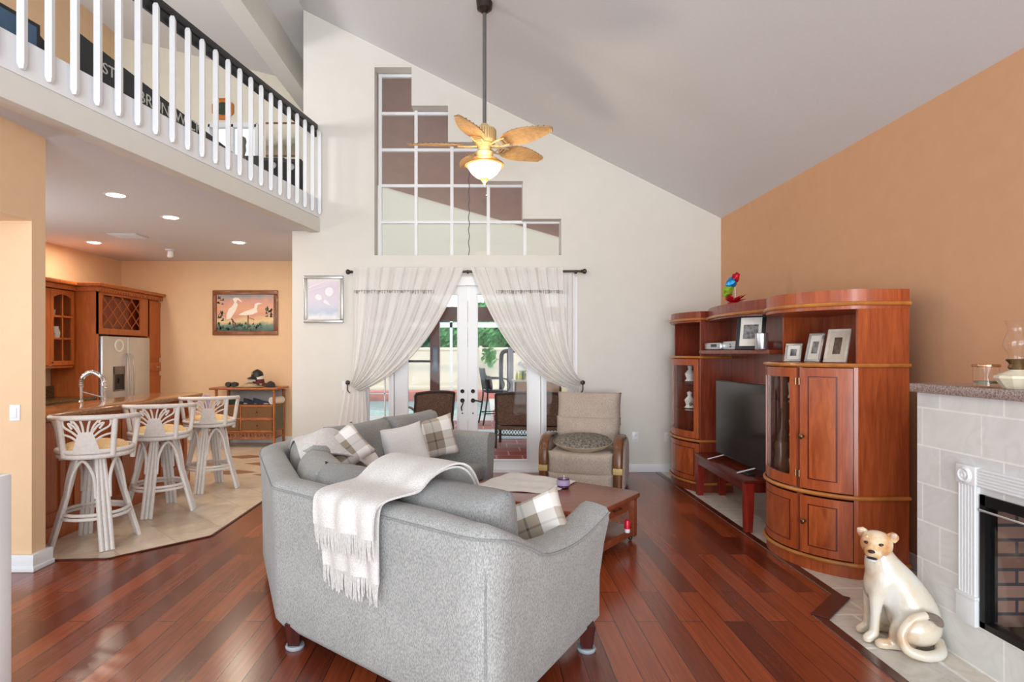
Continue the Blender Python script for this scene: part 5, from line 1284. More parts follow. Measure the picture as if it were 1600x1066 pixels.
# back counter
kc = thing('kitchen_base_cabinet', 'maple base cabinet with dark granite top under the glass cabinet', 'cabinet', (-5.9, 7.4, 0))
MB().box(-6.24, -5.62, 6.2, yA - .01, .1, .885).build('body', KITCHEN, kc)
MB().box(-6.24, -5.58, 6.2, yA - .01, .885, .925, .006).build('worktop', GRANITE_DARK, kc); MB().box(-6.24, -6.2, 6.2, yA - .01, .925, 1.08).build('backsplash', GRANITE_DARK, kc)
# bar counter
BZ = 1.063
bc = thing('bar_counter', 'long maple breakfast bar with a polished brown granite top', 'bar counter', (-3.75, 6, 0))
MB().box(-4.02, -3.58, 4.42, 7.20, .12, BZ - .045).build('body', KITCHEN, bc)
MB().box(-4.02, -3.555, 4.42, 7.22, 0, .12, .006).build('plinth', KITCHEN, bc)
for i in range(4):
    y0 = 4.5 + i * .69; mb = MB(); qq = arched_door(mb, -3.58, y0, y0 + .58, .17, BZ - .08, False, .016); d = mb.build('panel', KITCHEN, bc, smooth=False)
for y in (5.13, 5.82, 6.51):
    fl_ = MB()
    for k in range(4): fl_.cyl((-3.575, y - .026 + k * .021, .17), (-3.575, y - .026 + k * .021, BZ - .08), .009, seg=8)
    fl_.build('fluting', KITCHEN, bc)
gp = [(-4.06, 4.40), (-3.46, 4.40), (-3.44, 5.2), (-3.43, 6.2), (-3.42, 7.05), (-3.47, 7.36), (-3.60, 7.46), (-3.85, 7.42), (-4.06, 7.25)]
MB().prism(gp, BZ - .045, BZ, .012, 3).build('granite_top', GRANITE, bc)
for y in (4.75, 5.9, 7.0):
    pass
cb = MB(); mm = Matrix(((1, 0, 0, 0), (0, 0, 1, 0), (0, 1, 0, 0), (0, 0, 0, 1)))
cb.prism([(-3.57, BZ - .05), (-3.42, BZ - .05), (-3.42, BZ - .10), (-3.46, BZ - .14), (-3.42, BZ - .19), (-3.48, BZ - .24), (-3.57, BZ - .34)], 7.04, 7.14, .012, m=mm); cb.build('corbel', KITCHEN, bc)
sk = MB(); sk.box(-5.0, -4.10, 4.6, 7.1, .1, .885); 
ic = thing('sink_cabinet', 'lower sink counter with a dark granite top behind the breakfast bar', 'cabinet', (-4.4, 6, 0))
MB().box(-4.70, -4.07, 4.45, 7.15, 0, .885).build('body', KITCHEN, ic); MB().box(-4.74, -4.065, 4.42, 7.2, .885, .925, .006).build('worktop', GRANITE_DARK, ic)
# spring faucet
Yf = 6.3; c = Vector(((127 - CX) * Yf / F, Yf, .925)); fa = thing('kitchen_faucet', 'chrome spring neck kitchen faucet behind the breakfast bar', 'faucet', c)
k = Yf / F
MB().lathe([(0, 0), (.03, 0), (.03, .01), (.022, .02), (.022, .12), (.016, .13), (0, .13)], c).cyl(c, (c.x, c.y, kz(598, Yf)), .014).build('body', CHROME, fa)
top = [Vector((c.x, Yf, kz(605, Yf))), Vector((c.x + 2 * k, Yf, kz(590, Yf))), Vector((c.x + 16 * k, Yf, kz(582, Yf))), Vector((c.x + 30 * k, Yf, kz(588, Yf))), Vector((c.x + 36 * k, Yf, kz(600, Yf))), Vector((c.x + 37 * k, Yf, kz(625, Yf)))]
tp_ = smooth_path(top, 8); MB().tube(tp_, .008, 8).build('neck', CHROME, fa)
sp_ = []
for i, p in enumerate(tp_[:-6]):
    for j in range(8):
        p2 = p.lerp(tp_[i + 1], j / 8); d = (tp_[i + 1] - p).normalized(); u = d.cross(Vector((0, 1, 0))); a = (i * 8 + j) * .62
        sp_.append(p2 + (u * cos(a) + Vector((0, 1, 0)) * sin(a)) * .020)
MB().tube(sp_, .004, 5).build('spring', CHROME, fa)
MB().cyl((c.x, Yf, kz(612, Yf)), (c.x + 36 * k, Yf, kz(622, Yf)), .007).build('support_arm', CHROME, fa)
MB().cyl((c.x + 37 * k, Yf, kz(622, Yf)), (c.x + 37 * k, Yf, kz(638, Yf)), .016).build('spray_head', CHROME, fa)

# ================================================================== rattan bar stools
RATT = plain('whitewashed_rattan', (214, 209, 204), .5, var=.06, nscale=50)
SEATC = fabric('tan_seat_fabric', (214, 178, 128), (232, 200, 152), 120)
st = local(thing('bar_stool', 'x', 'bar stool', (0, 0, 0), 0, None))
SH_ = .74; RR = .258
MB().lathe([(0, SH_ + .01), (.215, SH_ + .01), (.237, SH_ + .03), (.237, SH_ + .05), (.20, SH_ + .085), (.12, SH_ + .10), (0, SH_ + .105)], seg=32).build('seat_cushion', SEATC, st)
rg = MB().tube(arcpts((0, 0), RR, 0, 2 * pi, SH_, 40)[:-1], .021, 10, True).tube(arcpts((0, 0), RR + .008, 0, 2 * pi, SH_ + .038, 40)[:-1], .019, 10, True); rg.lathe([(0, SH_ - .02), (.255, SH_ - .02), (.255, SH_ + .01), (0, SH_ + .01)], seg=32); rg.build('seat_ring', RATT, st)
# back: opens to -x... the back is centred on +y here
A0, A1 = radians(-12), radians(192)
RB = .298; BH = 1.04
def back_pt(a, z): 
    k = (z - SH_) / (BH - SH_); return Vector(((RR + .01 + (RB - RR) * k) * cos(a), (RR + .01 + (RB - RR) * k) * sin(a), z))
ends = []
rp_ = [back_pt(A0 - .02, SH_ - .06), back_pt(A0, SH_ + .10), back_pt(A0 + .03, BH - .10), back_pt(A0 + .14, BH - .02)] + [back_pt(A0 + .3 + (A1 - A0 - .6) * i / 22, BH + .012 * sin(pi * i / 22)) for i in range(23)] + [back_pt(A1 - .14, BH - .02), back_pt(A1 - .03, BH - .10), back_pt(A1, SH_ + .10), back_pt(A1 + .02, SH_ - .06)]
MB().tube(smooth_path(rp_, 4), .021, 10).build('back_rail', RATT, st)
for a in (radians(52), radians(128)): MB().tube([back_pt(a, SH_), back_pt(a, BH)], .022, 10).build('back_post', RATT, st)
fn = MB(); ac = radians(90)
def fpnt(du, z): return back_pt(ac - du / .285, z)
fn.surf(lambda u, v: fpnt((u - .5) * (.20 - .11 * v), SH_ + .03 + .17 * v), 8, 4, .012)
for i, (dx, dz, cu_) in enumerate(((-.055, BH, 0), (-.02, BH, 0), (.02, BH, 0), (.055, BH, 0))):
    fn.tube(smooth_path([fpnt(dx * .5, SH_ + .16), fpnt(dx * .9, SH_ + .24), fpnt(dx * 1.5 + .0, BH - .01)], 4), .0085, 6)
for s in (-1, 1):
    fn.tube(smooth_path([fpnt(s * .04, SH_ + .15), fpnt(s * .09, SH_ + .20), fpnt(s * .155, SH_ + .245), fpnt(s * .15, SH_ + .305), fpnt(s * .10, SH_ + .30), fpnt(s * .085, SH_ + .27)], 5), .0085, 6)
    fn.tube(smooth_path([fpnt(s * .05, SH_ + .12), fpnt(s * .10, SH_ + .16), fpnt(s * .165, SH_ + .18), fpnt(s * .20, SH_ + .16)], 5), .0085, 6)
    fn.tube(smooth_path([fpnt(s * .03, SH_ + .17), fpnt(s * .075, SH_ + .245), fpnt(s * .115, SH_ + .27), fpnt(s * .09, SH_ + .225)], 5), .0085, 6)
fn.build('fan_splat', RATT, st)
MB().cyl((0, 0, SH_ - .05), (0, 0, SH_ - .01), .10, seg=20).build('swivel', BRONZE, st)
for k in range(4):
    a = k * pi / 2; d = Vector((cos(a), sin(a), 0)); n = Vector((-sin(a), cos(a), 0))
    lg_ = MB()
    for s in (-1, 0, 1): lg_.tube(smooth_path([d * .13 + n * .028 * s * .8 + Vector((0, 0, SH_ - .03)), d * .20 + n * .034 * s + Vector((0, 0, .42)), d * .315 + n * .036 * s], 4), .0185, 8)
    leg_o = lg_.build('leg', RATT, st)
    a2 = a + pi / 2; d2 = Vector((cos(a2), sin(a2), 0)); n2 = Vector((-sin(a2), cos(a2), 0))
    p0, p1 = d * .205 + n * .05 + Vector((0, 0, .40)), d2 * .205 - n2 * .05 + Vector((0, 0, .40))
    mid = (d + d2) * .12 + Vector((0, 0, SH_ - .045))
    MB().tube(smooth_path([p0, d * .175 + n * .06 + Vector((0, 0, .58)), mid, d2 * .175 - n2 * .06 + Vector((0, 0, .58)), p1], 5), .013, 8).build('arch_brace', RATT, st)
    fr2 = MB()
    for zz, rr2 in ((.245, .245), (.275, .235)): fr2.tube([Vector((cos(t_) * rr2, sin(t_) * rr2, zz)) for t_ in [a + pi / 2 * i / 8 for i in range(9)]], .0135, 8)
    fr2.build('foot_rail', RATT, st)
STG = None
st['label'] = 'whitewashed rattan bar stool nearest the peach wall corner'
st.location = (-3.19, 4.90, 0); st.rotation_euler = (0, 0, radians(-160))
s2 = dup(st, (-3.19, 5.87, 0), radians(-160), 'whitewashed rattan bar stool in the middle of the breakfast bar')
s3 = dup(st, (-3.155, 6.86, 0), radians(-158), 'whitewashed rattan bar stool at the far rounded end of the breakfast bar')
for k, s in enumerate((st, s2, s3)):            # the seat swivels: the legs keep their own direction
    for chd in kids(s):
        if chd.name.split('.')[0] in ('leg', 'arch_brace', 'foot_rail'): chd.rotation_euler = (0, 0, radians((160 - 45 + 2, 160 + 8, 158 + 4)[k]))

# ================================================================== rattan chest with things on it
RC = wood('rattan_pole', (150, 82, 38), (184, 112, 58), .4, (3, 3, 3)); WEAVE = plain('woven_wicker', (116, 82, 48), .8, var=.4, nscale=90, bstr=.5); GREYW = plain('grey_weave', (110, 112, 104), .8, var=.3, nscale=90)
cx0, cx1, cy0, cy1 = (338 - CX) * 9.75 / F, (428 - CX) * 9.75 / F, 9.75, 10.26
rch = thing('rattan_chest', 'rattan chest with wicker drawers against the peach wall under the egret painting', 'chest', ((cx0 + cx1) / 2, 10, 0))
cz = .985
MB().box(cx0 - .10, cx1 + .08, cy0 - .06, cy1, cz - .035, cz, .010, 3).build('top', RC, rch)
for x in (cx0, cx1):
    for y in (cy0, cy1 - .04): MB().cyl((x, y, 0), (x, y, cz - .035), .022, seg=10).build('post', RC, rch)
zd = [.16, .26, .47, .68, .70]
MB().box(cx0, cx1, cy0 + .02, cy1 - .02, .26, .69).build('body', GREYW, rch)
MB().box(cx0, cx1, cy1 - .03, cy1 - .015, .69, cz - .04).build('back_panel', plain('pale_panel', (176, 174, 172), .7), rch)
rl = MB()
for z in (.26, .47, .69): rl.cyl((cx0, cy0, z), (cx1, cy0, z), .015, seg=8)
xm = cx0 + (cx1 - cx0) * .42
for x in (xm,): rl.cyl((x, cy0, .26), (x, cy0, .69), .015, seg=8)
for z in (.15, .26, .69):
    for x in (cx0, cx1): rl.cyl((x, cy0, z), (x, cy1 - .04, z), .013, seg=8)
rl.cyl((cx0, cy0, .15), (cx1, cy0, .15), .015, seg=8).build('rail', RC, rch)
for (a, b_, z0, z1) in ((xm, cx1, .485, .675), (xm, cx1, .275, .455)):
    d = MB().box(a + .02, b_ - .03, cy0 - .006, cy0 + .02, z0, z1).build('drawer', WEAVE, rch, smooth=False)
    fr_ = MB()
    for q in ((a + .02, b_ - .03, z0), (a + .02, b_ - .03, z1)): fr_.cyl((q[0], cy0 - .008, q[2]), (q[1], cy0 - .008, q[2]), .008, seg=6)
    fr_.build('edging', RC, d); MB().ball(((a + b_) / 2, cy0 - .02, (z0 + z1) / 2), .014, seg=8).build('knob', BRONZE, d)
MB().box(cx0 + .03, xm - .02, cy0 - .006, cy0 + .02, .275, .675).build('door', WEAVE, rch, smooth=False)
lc = MB()
for i in range(16):
    x = cx0 + (cx1 - cx0) * (i + .5) / 16; lc.tube([Vector((x + .026 * cos(t_), cy0, .205 + .035 * sin(t_))) for t_ in [k * pi / 5 for k in range(10)]], .007, 5, True)
lc.build('lattice_skirt', RC, rch)
def cap_hat(label, c, rz, crown, brim, badge=None, s=1.0):
    t_ = thing('baseball_cap', label, 'cap', c); M_ = Matrix.Translation(Vector(c)) @ Matrix.Rotation(rz, 4, 'Z') @ Matrix.Scale(s, 4)
    MB().lathe([(.092, 0), (.094, .03), (.085, .07), (.06, .10), (.02, .118), (.008, .124), (0, .125), (0, .118), (.055, .095), (.08, .065), (.088, .03), (.088, 0)], seg=20, m=M_).build('crown', crown, t_)
    MB().surf(lambda u, v: M_ @ Vector(((.088 + .075 * v * sin(pi * u) ** .5) * cos((u - .5) * 1.9), (.088 + .075 * v * sin(pi * u) ** .5) * sin((u - .5) * 1.9) , .006 - .03 * v * v - .012 * (2 * u - 1) ** 2)), 14, 5, .004).build('visor', brim, t_)
    if badge: MB().lathe([(.024, 0), (.022, .004), (0, .005)], seg=14, m=M_ @ frame((.086, 0, .06), (0, 1, 0), (0, 0, 1), (1, 0, .35))).build('badge', badge, t_)
Yc = 9.95
c_ = (404 - CX) * Yc / F
MAROON = plain('maroon_cloth', (92, 40, 42), .9); KHAKI = plain('khaki_straw', (176, 160, 128), .9, var=.2, nscale=60)
hat = thing('straw_hat', 'flat khaki straw hat at the bottom of the cap pile', 'hat', (c_ - .12, Yc, cz))
MB().lathe([(0, .005), (.25, .004), (.26, .010), (.14, .02), (.12, .055), (.08, .07), (0, .072)], (c_ - .12, Yc, cz), 28).build('hat', KHAKI, hat)
cap_hat('maroon cap in the middle of the cap pile on the rattan chest', (c_, Yc, cz + .06), radians(20), MAROON, MAROON)
cap_hat('white cap right under the black cap on the rattan chest', (c_ - .01, Yc, cz + .13), radians(-150), PAPER, PAPER)
cap_hat('black cap with a tan badge topping the pile on the rattan chest', (c_ - .02, Yc, cz + .165), radians(-130), BLACK, BLACK, plain('tan_badge', (170, 140, 100), .6), 1.05)
cap_hat('dark cap lying at the right end of the rattan chest top', (c_ + .22, Yc - .05, cz + .002), radians(30), plain('charcoal_cloth', (52, 48, 50), .9), BLACK, None, .8)
cam_ = thing('binoculars', 'black binoculars on the left part of the rattan chest top', 'binoculars', (c_ - .42, Yc - .05, cz))
for dx in (-.05, .05): MB().lathe([(.04, 0), (.045, .02), (.04, .09), (.028, .11), (.03, .15), (0, .15)], seg=14, m=Matrix.Translation((c_ - .42 + dx, Yc - .12, cz + .045)) @ Matrix.Rotation(radians(-90), 4, 'X')).build('barrel', BLACK, cam_)
MB().box(c_ - .46, c_ - .38, Yc - .06, Yc, cz + .03, cz + .06, .006).build('bridge', BLACK, cam_)
tag(MB().lathe([(.028, 0), (.06, 0), (.06, .26), (.028, .26)], seg=24, m=Matrix.Translation((cx1 - .06, cy0 + .06, .765)) @ Matrix.Rotation(radians(-20), 4, 'Z') @ Matrix.Rotation(radians(-90), 4, 'X') ).build('paper_towel_roll', PAPER, None), 'white paper towel roll in the open shelf of the rattan chest', 'paper roll')
for i, (fx, lab, col) in enumerate(((.30, 'dark green shoe in the open shelf of the rattan chest', (44, 60, 50)), (.55, 'dark shoe lying left of the paper roll in the rattan chest', (46, 48, 60)), (.72, 'navy shoe next to the paper roll in the rattan chest', (50, 56, 76)))):
    x = cx0 + (cx1 - cx0) * fx; sm = plain('shoe_cloth_%d' % i, col, .8, var=.2)
    t_ = thing('shoe', lab, 'shoe', (x, cy0 + .15, .706))
    MB().surf(lambda u, v: Vector((x - .13 + .26 * u, cy0 + .15 + .045 * cos(pi * v) * (sin(pi * min(.97, max(.03, u))) ** .4), .706 + (.03 + .07 * max(0, 1 - 1.6 * u) + .02 * sin(pi * u)) * sin(pi * v))), 14, 10).build('upper', sm, t_, smooth=80)
    MB().box(x - .125, x + .125, cy0 + .11, cy0 + .19, .705, .722, .006).build('sole', PAPER if i else BLACK, t_)

LILAC = plain('lilac_cloth', (190, 172, 206), .9, var=.2, nscale=40)
tag(MB().surf(lambda u, v: Vector((-3.50 + .10 * u, 7.415 + .05 * (1 - u) + .008 * sin(9 * u), 1.03 - .17 * v)), 10, 6, .006).build('hanging_towel', LILAC, None), 'small lilac towel hanging off the rounded end of the breakfast bar', 'towel')
# ================================================================== loft things
def on_loft(px, py, Y): return at(px, py, Y)
LB = 10.3
wn = MB(); a, b = at(326, 262, LB), at(401, 195, LB)
for q in ((a.x, b.x, a.z - .03, a.z + .03), (a.x, b.x, b.z - .05, b.z + .03), (a.x - .03, a.x + .03, a.z, b.z), (b.x - .03, b.x + .03, a.z, b.z), ((a.x + b.x) / 2 - .02, (a.x + b.x) / 2 + .02, a.z, b.z)): wn.box(q[0], q[1], LB - .03, LB + .06, q[2], q[3])
w_ = struct(wn.build('window_4', WHITE, origin=False, smooth=False))
MB().box(a.x, b.x, LB + .02, LB + .026, a.z, b.z).build('window_pane', GLASS, w_, smooth=False)
t_ = thing('octagon_plaque', 'orange wooden octagon plaque with a green wreath on the loft wall', 'plaque', at(349, 171, LB))
c = at(349, 171, LB); R8 = 18 * LB / F
MB().lathe([(0, 0), (R8, 0), (R8, .03), (R8 * .85, .045), (R8 * .80, .03), (0, .03)], seg=8, m=frame((c.x, LB - .002, c.z), (cos(.3927), 0, sin(.3927)), (-sin(.3927), 0, cos(.3927)), (0, -1, 0))).build('board', plain('orange_wood', (196, 116, 50), .5, var=.15, nscale=14), t_, smooth=False)
MB().lathe([(0, 0), (R8 * .55, 0), (R8 * .55, .01), (0, .01)], seg=24, m=frame((c.x, LB - .034, c.z), (1, 0, 0), (0, 0, 1), (0, -1, 0))).build('medallion', plain('dark_medallion', (40, 62, 44), .5, var=.7, nscale=40), t_)
t_ = thing('loft_picture', 'wide landscape picture in brown rails on the loft wall behind the railing', 'picture', at(443, 240, LB))
a, b = at(416, 243, LB), at(466, 192, LB)
MB().box(a.x, b.x, LB - .03, LB, a.z - .03, a.z).box(a.x, b.x, LB - .03, LB, b.z - .03, b.z).build('frame', plain('brown_rail', (110, 74, 52), .5), t_, smooth=False)
MB().box(a.x, b.x, LB - .02, LB - .002, a.z, b.z - .03).build('canvas', gradient('landscape_print', 'z', [(0, (150, 140, 120)), (.3, (120, 120, 100)), (.6, (200, 196, 180)), (1, (226, 220, 206))], nmix=.6, nscale=7), t_, smooth=False)
# long dark name board leaning behind the balusters
def loft_at(y, back, z): n = Vector((1, -.2)).normalized(); return Vector((bal_x(y) - n.x * back, y - n.y * back, z))
sb = thing('name_board', 'long black wooden name board with pale lettering behind the loft balusters', 'sign', loft_at(5.2, .30, 3.3))
ya, yb = 4.50, 6.55
def zt_(y): return 3.98
dirv = (loft_at(yb, .3, 0) - loft_at(ya, .3, 0)).normalized(); nrm = Vector((dirv.y, -dirv.x, 0))
mb = MB(); P0, P1 = loft_at(ya, .3, 3.295), loft_at(yb, .3, 3.295)
NIGHT = plain('black_board', (36, 40, 41), .5, var=.1)
zt0, zt1 = 4.02, 3.72
mb.rings([[P0, P1, P1 + Vector((0, 0, zt1 - 3.295)), P0 + Vector((0, 0, zt0 - 3.295))], [p + nrm * -.03 for p in (P0, P1, P1 + Vector((0, 0, zt1 - 3.295)), P0 + Vector((0, 0, zt0 - 3.295)))]])
mb.build('board', NIGHT, sb, smooth=False)
LET = plain('pale_lettering', (206, 204, 196), .6)
def board_text(body, y, z, size):
    p = loft_at(y, .3, z) + nrm * .004; return text_mesh('lettering', body, size, .003, LET, frame(p, dirv, (0, 0, 1), nrm), sb)
board_text('ST.', 4.80, 3.85, .125); board_text('BRUNSWICK', 5.50, 3.785, .145)
# dark glossy panel and chair at the front end of the loft
pnl = thing('glass_screen', 'dark blue glossy panel with a black rim at the near end of the loft', 'screen', loft_at(3.1, .5, 3.3))
m, nt, b_ = newmat('blue_gloss'); b_.inputs['Base Color'].default_value = lin((62, 98, 130)); b_.inputs['Roughness'].default_value = .15
p0, p1 = loft_at(3.3, .36, 3.295), loft_at(4.25, .36, 3.295); up = Vector((0, 0, 1.0))
MB().rings([[p0, p1, p1 + Vector((0, 0, .64)), p0 + Vector((0, 0, .64))], [p - nrm * .05 for p in (p0, p1, p1 + Vector((0, 0, .64)), p0 + Vector((0, 0, .64)))]]).build('rim', BLACK, pnl, smooth=False)
q0, q1 = p0 + dirv * .03 + nrm * .003, p1 - dirv * .03 + nrm * .003
MB().quad(q0 + Vector((0, 0, .10)), q1 + Vector((0, 0, .10)), q1 + Vector((0, 0, .61)), q0 + Vector((0, 0, .61))).build('panel', m, pnl, smooth=False)
sofa_l = thing('dark_armchair', 'black rounded armchair back between the blue panel and the name board', 'armchair', loft_at(3.8, .8, 3.3))
A_, B_ = loft_at(4.27, .36, 0), loft_at(4.49, .36, 0)
def ch_(u, v):
    p = A_.lerp(B_, u); z = 3.30 + v * (.70 - .10 * u * u); bul = -.25 * sin(pi * v * .5)
    return Vector((p.x, p.y, z)) + nrm * (-.05 + bul * .5)
MB().surf(ch_, 14, 10, .12).build('back', plain('black_leather', (40, 42, 44), .4), sofa_l, smooth=60)
MB().prism([tuple((A_ - nrm * .1)[:2]), tuple((B_ - nrm * .1)[:2]), tuple((B_ - nrm * .75)[:2]), tuple((A_ - nrm * .75)[:2])], 3.296, 3.62, .05, 3).build('seat', plain('dark_plum_leather', (48, 40, 44), .5), sofa_l)
for i, (px, w, h_, lab, col) in enumerate(((374, 60, .30, 'low dark box under the loft window', (52, 54, 56)), (427, 34, .36, 'black amplifier standing under the loft picture', (46, 48, 52)), (455, 30, .42, 'dark speaker with brown foot beside the loft amplifier', (50, 46, 46)))):
    Yq = 9.2 - .3 * i; c = Vector(((px - CX) * Yq / F, Yq, SOF + .152)); W_ = w * Yq / F
    t_ = thing(('storage_box', 'amplifier', 'loudspeaker')[i], lab, ('box', 'amplifier', 'loudspeaker')[i], c)
    top_z = at(0, (243, 246, 248)[i], Yq).z
    MB().box(c.x - W_ / 2, c.x + W_ / 2, Yq, Yq + .3, c.z, top_z, .01).build('body', plain('loft_dark_%d' % i, col, .5, var=.1), t_)
    if i:
        MB().box(c.x - W_ / 2 + .02, c.x + W_ / 2 - .02, Yq - .006, Yq, c.z + .05, top_z - .05).build('grille', plain('grille_cloth_%d' % i, (30, 30, 32), .8, var=.3, nscale=200), t_, smooth=False)
        MB().ball((c.x, Yq - .006, top_z - .12), .05, .012, .05, 12).build('dial', SILVERF, t_)
fg = at(321, 192, 7.0); 
tag(MB().lathe([(0, 0), (.03, 0), (.02, .05), (.035, .10), (.03, .16), (.04, .20), (.03, .24), (0, .26)], (loft_at(6.6, .3, 0).x, loft_at(6.6, .3, 0).y, 3.722)).build('trophy', plain('pewter', (120, 118, 112), .35, .6), None), 'small pewter trophy on the far end of the loft name board', 'trophy')

# ================================================================== garden seen through the doors
GZ = -.03
PAT = bricks('red_paver', (140, 66, 56), (160, 80, 66), (196, 150, 140), .4, .4, .012, rough=.5, offset=.5)
struct(MB().box(-9, 9, FW + .24, 13.9, GZ - .1, GZ).build('ground_patio', PAT, origin=False, smooth=False))
m, nt, b_ = newmat('pool_water'); b_.inputs['Base Color'].default_value = lin((120, 206, 208)); b_.inputs['Roughness'].default_value = .05
n_ = N(nt, 'ShaderNodeTexNoise', Scale=3.0); nt.links.new(coords(nt), n_.inputs['Vector']); bump(nt, b_, n_.outputs[0], .2, .05)
POOLW = m
RED = plain('red_coping', (198, 124, 116), .6, var=.1, nscale=4); PALE = plain('pale_deck', (206, 204, 196), .7, var=.06, nscale=3)
struct(MB().box(-12, 12, 13.9, 15.0, GZ - .1, GZ).build('ground_deck', PALE, origin=False, smooth=False))
struct(MB().box(-12, .2, 15.0, 20.5, GZ - .2, GZ - .08).build('pool_water', POOLW, origin=False, smooth=False))
struct(MB().box(.2, 12, 15.0, 20.5, GZ - .2, GZ).build('ground_deck_side', PALE, origin=False, smooth=False))
tag(MB().box(-12, 12, 20.5, 21.3, GZ - .1, .22, .03).build('pool_step', RED, None), 'long red coping step along the back edge of the pool', 'pool edge')
struct(MB().box(-14, 14, 21.3, 30, GZ - .1, GZ).build('ground_garden', plain('garden_soil', (150, 150, 120), .9, var=.2, nscale=3), origin=False, smooth=False))
VINYL = plain('cream_vinyl', (236, 228, 212), .5, var=.02)
fnc = thing('vinyl_fence', 'long cream vinyl privacy fence beyond the pool', 'fence', (0, 24.6, 0))
FYY = 24.0; ft = at(0, 543, FYY).z
MB().box(-12, 4.2, FYY, FYY + .04, .1, ft - .1).build('panel', VINYL, fnc, smooth=False)
MB().box(-12, 4.2, FYY - .03, FYY + .07, ft - .12, ft, .01).box(-12, 4.2, FYY - .03, FYY + .07, 0.05, .2, .01).build('rail', VINYL, fnc)
for i in range(9): x = -11.5 + i * 1.9; MB().box(x - .06, x + .06, FYY - .05, FYY + .09, -.05, ft + .06, .01).build('post', VINYL, fnc)
# pergola post and beam, patio roof
BRN = wood('stained_timber', (96, 58, 46), (122, 78, 62), .5, (6, 6, 1))
YB = 12.6
pg = thing('patio_roof', 'brown timber patio cover with a square post and wide beam', 'patio cover', (-1, YB, GZ))
xa, xb = at(672.5, 0, YB).x, at(687, 0, YB).x
MB().box(xa, xb, YB - .1, YB + .1, GZ, at(0, 480, YB).z).build('post', BRN, pg)
MB().box(-3.6, 4.2, YB - .06, YB + .06, at(0, 502, YB).z, at(0, 480, YB).z).build('beam', BRN, pg)
MB().box(3.9, 4.1, YB - .1, YB + .1, GZ, at(0, 502, YB).z).build('post', BRN, pg)
m, nt, b_ = newmat('sky_stand_in'); SKY_PANEL = m
d_ = N(nt, 'ShaderNodeBsdfDiffuse'); d_.inputs[0].default_value = lin((240, 232, 224)); t2 = N(nt, 'ShaderNodeBsdfTranslucent'); t2.inputs[0].default_value = lin((242, 236, 226)); mx = N(nt, 'ShaderNodeMixShader'); mx.inputs[0].default_value = .85
nt.links.new(d_.outputs[0], mx.inputs[1]); nt.links.new(t2.outputs[0], mx.inputs[2]); nt.links.new(mx.outputs[0], nt.nodes['Material Output'].inputs[0])
TAUPE = plain('taupe_soffit', (188, 164, 154), .9, var=.05, nscale=5)
def roofz(x, y): return at(0, 331, YB).z + (at(733, 331, YB).x - x) * .286 + .40 * (YB - y)
xr0, xr1 = -3.2, 4.4
for dz in (0,):
    MB().rings([[Vector((xr0, FW + .24, roofz(xr0, FW + .24))), Vector((xr1, FW + .24, roofz(xr1, FW + .24))), Vector((xr1, YB, roofz(xr1, YB))), Vector((xr0, YB, roofz(xr0, YB)))], [Vector((xr0, FW + .24, roofz(xr0, FW + .24) + .1)), Vector((xr1, FW + .24, roofz(xr1, FW + .24) + .1)), Vector((xr1, YB, roofz(xr1, YB) + .1)), Vector((xr0, YB, roofz(xr0, YB) + .1))]]).build('roof', TAUPE, pg, smooth=False)
MB().prism([(xr0, at(0, 408, YB).z), (xr1, at(0, 408, YB).z), (xr1, max(roofz(xr1, YB), at(0, 408, YB).z + .01)), (xr0, roofz(xr0, YB))], YB - .02, YB + .02, m=Matrix(((1, 0, 0, 0), (0, 0, 1, 0), (0, 1, 0, 0), (0, 0, 0, 1)))).build('sky_panel', SKY_PANEL, pg, smooth=False)  # added translucent panel standing in for the bright sky below the roof slope
tm = thing('thermometer', 'long blue grey outdoor thermometer on the patio post', 'thermometer', at(680, 580, YB - .1))
a, b = at(675.5, 581, YB - .1), at(684.5, 542, YB - .1)
MB().box(a.x, b.x, YB - .125, YB - .1, a.z, b.z, .01).build('body', plain('slate_blue', (84, 98, 118), .4), tm); MB().box(a.x + .02, b.x - .02, YB - .13, YB - .124, a.z + .08, b.z - .06).build('scale', plain('scale_grey', (128, 140, 158), .4, var=.2, nscale=60), tm)
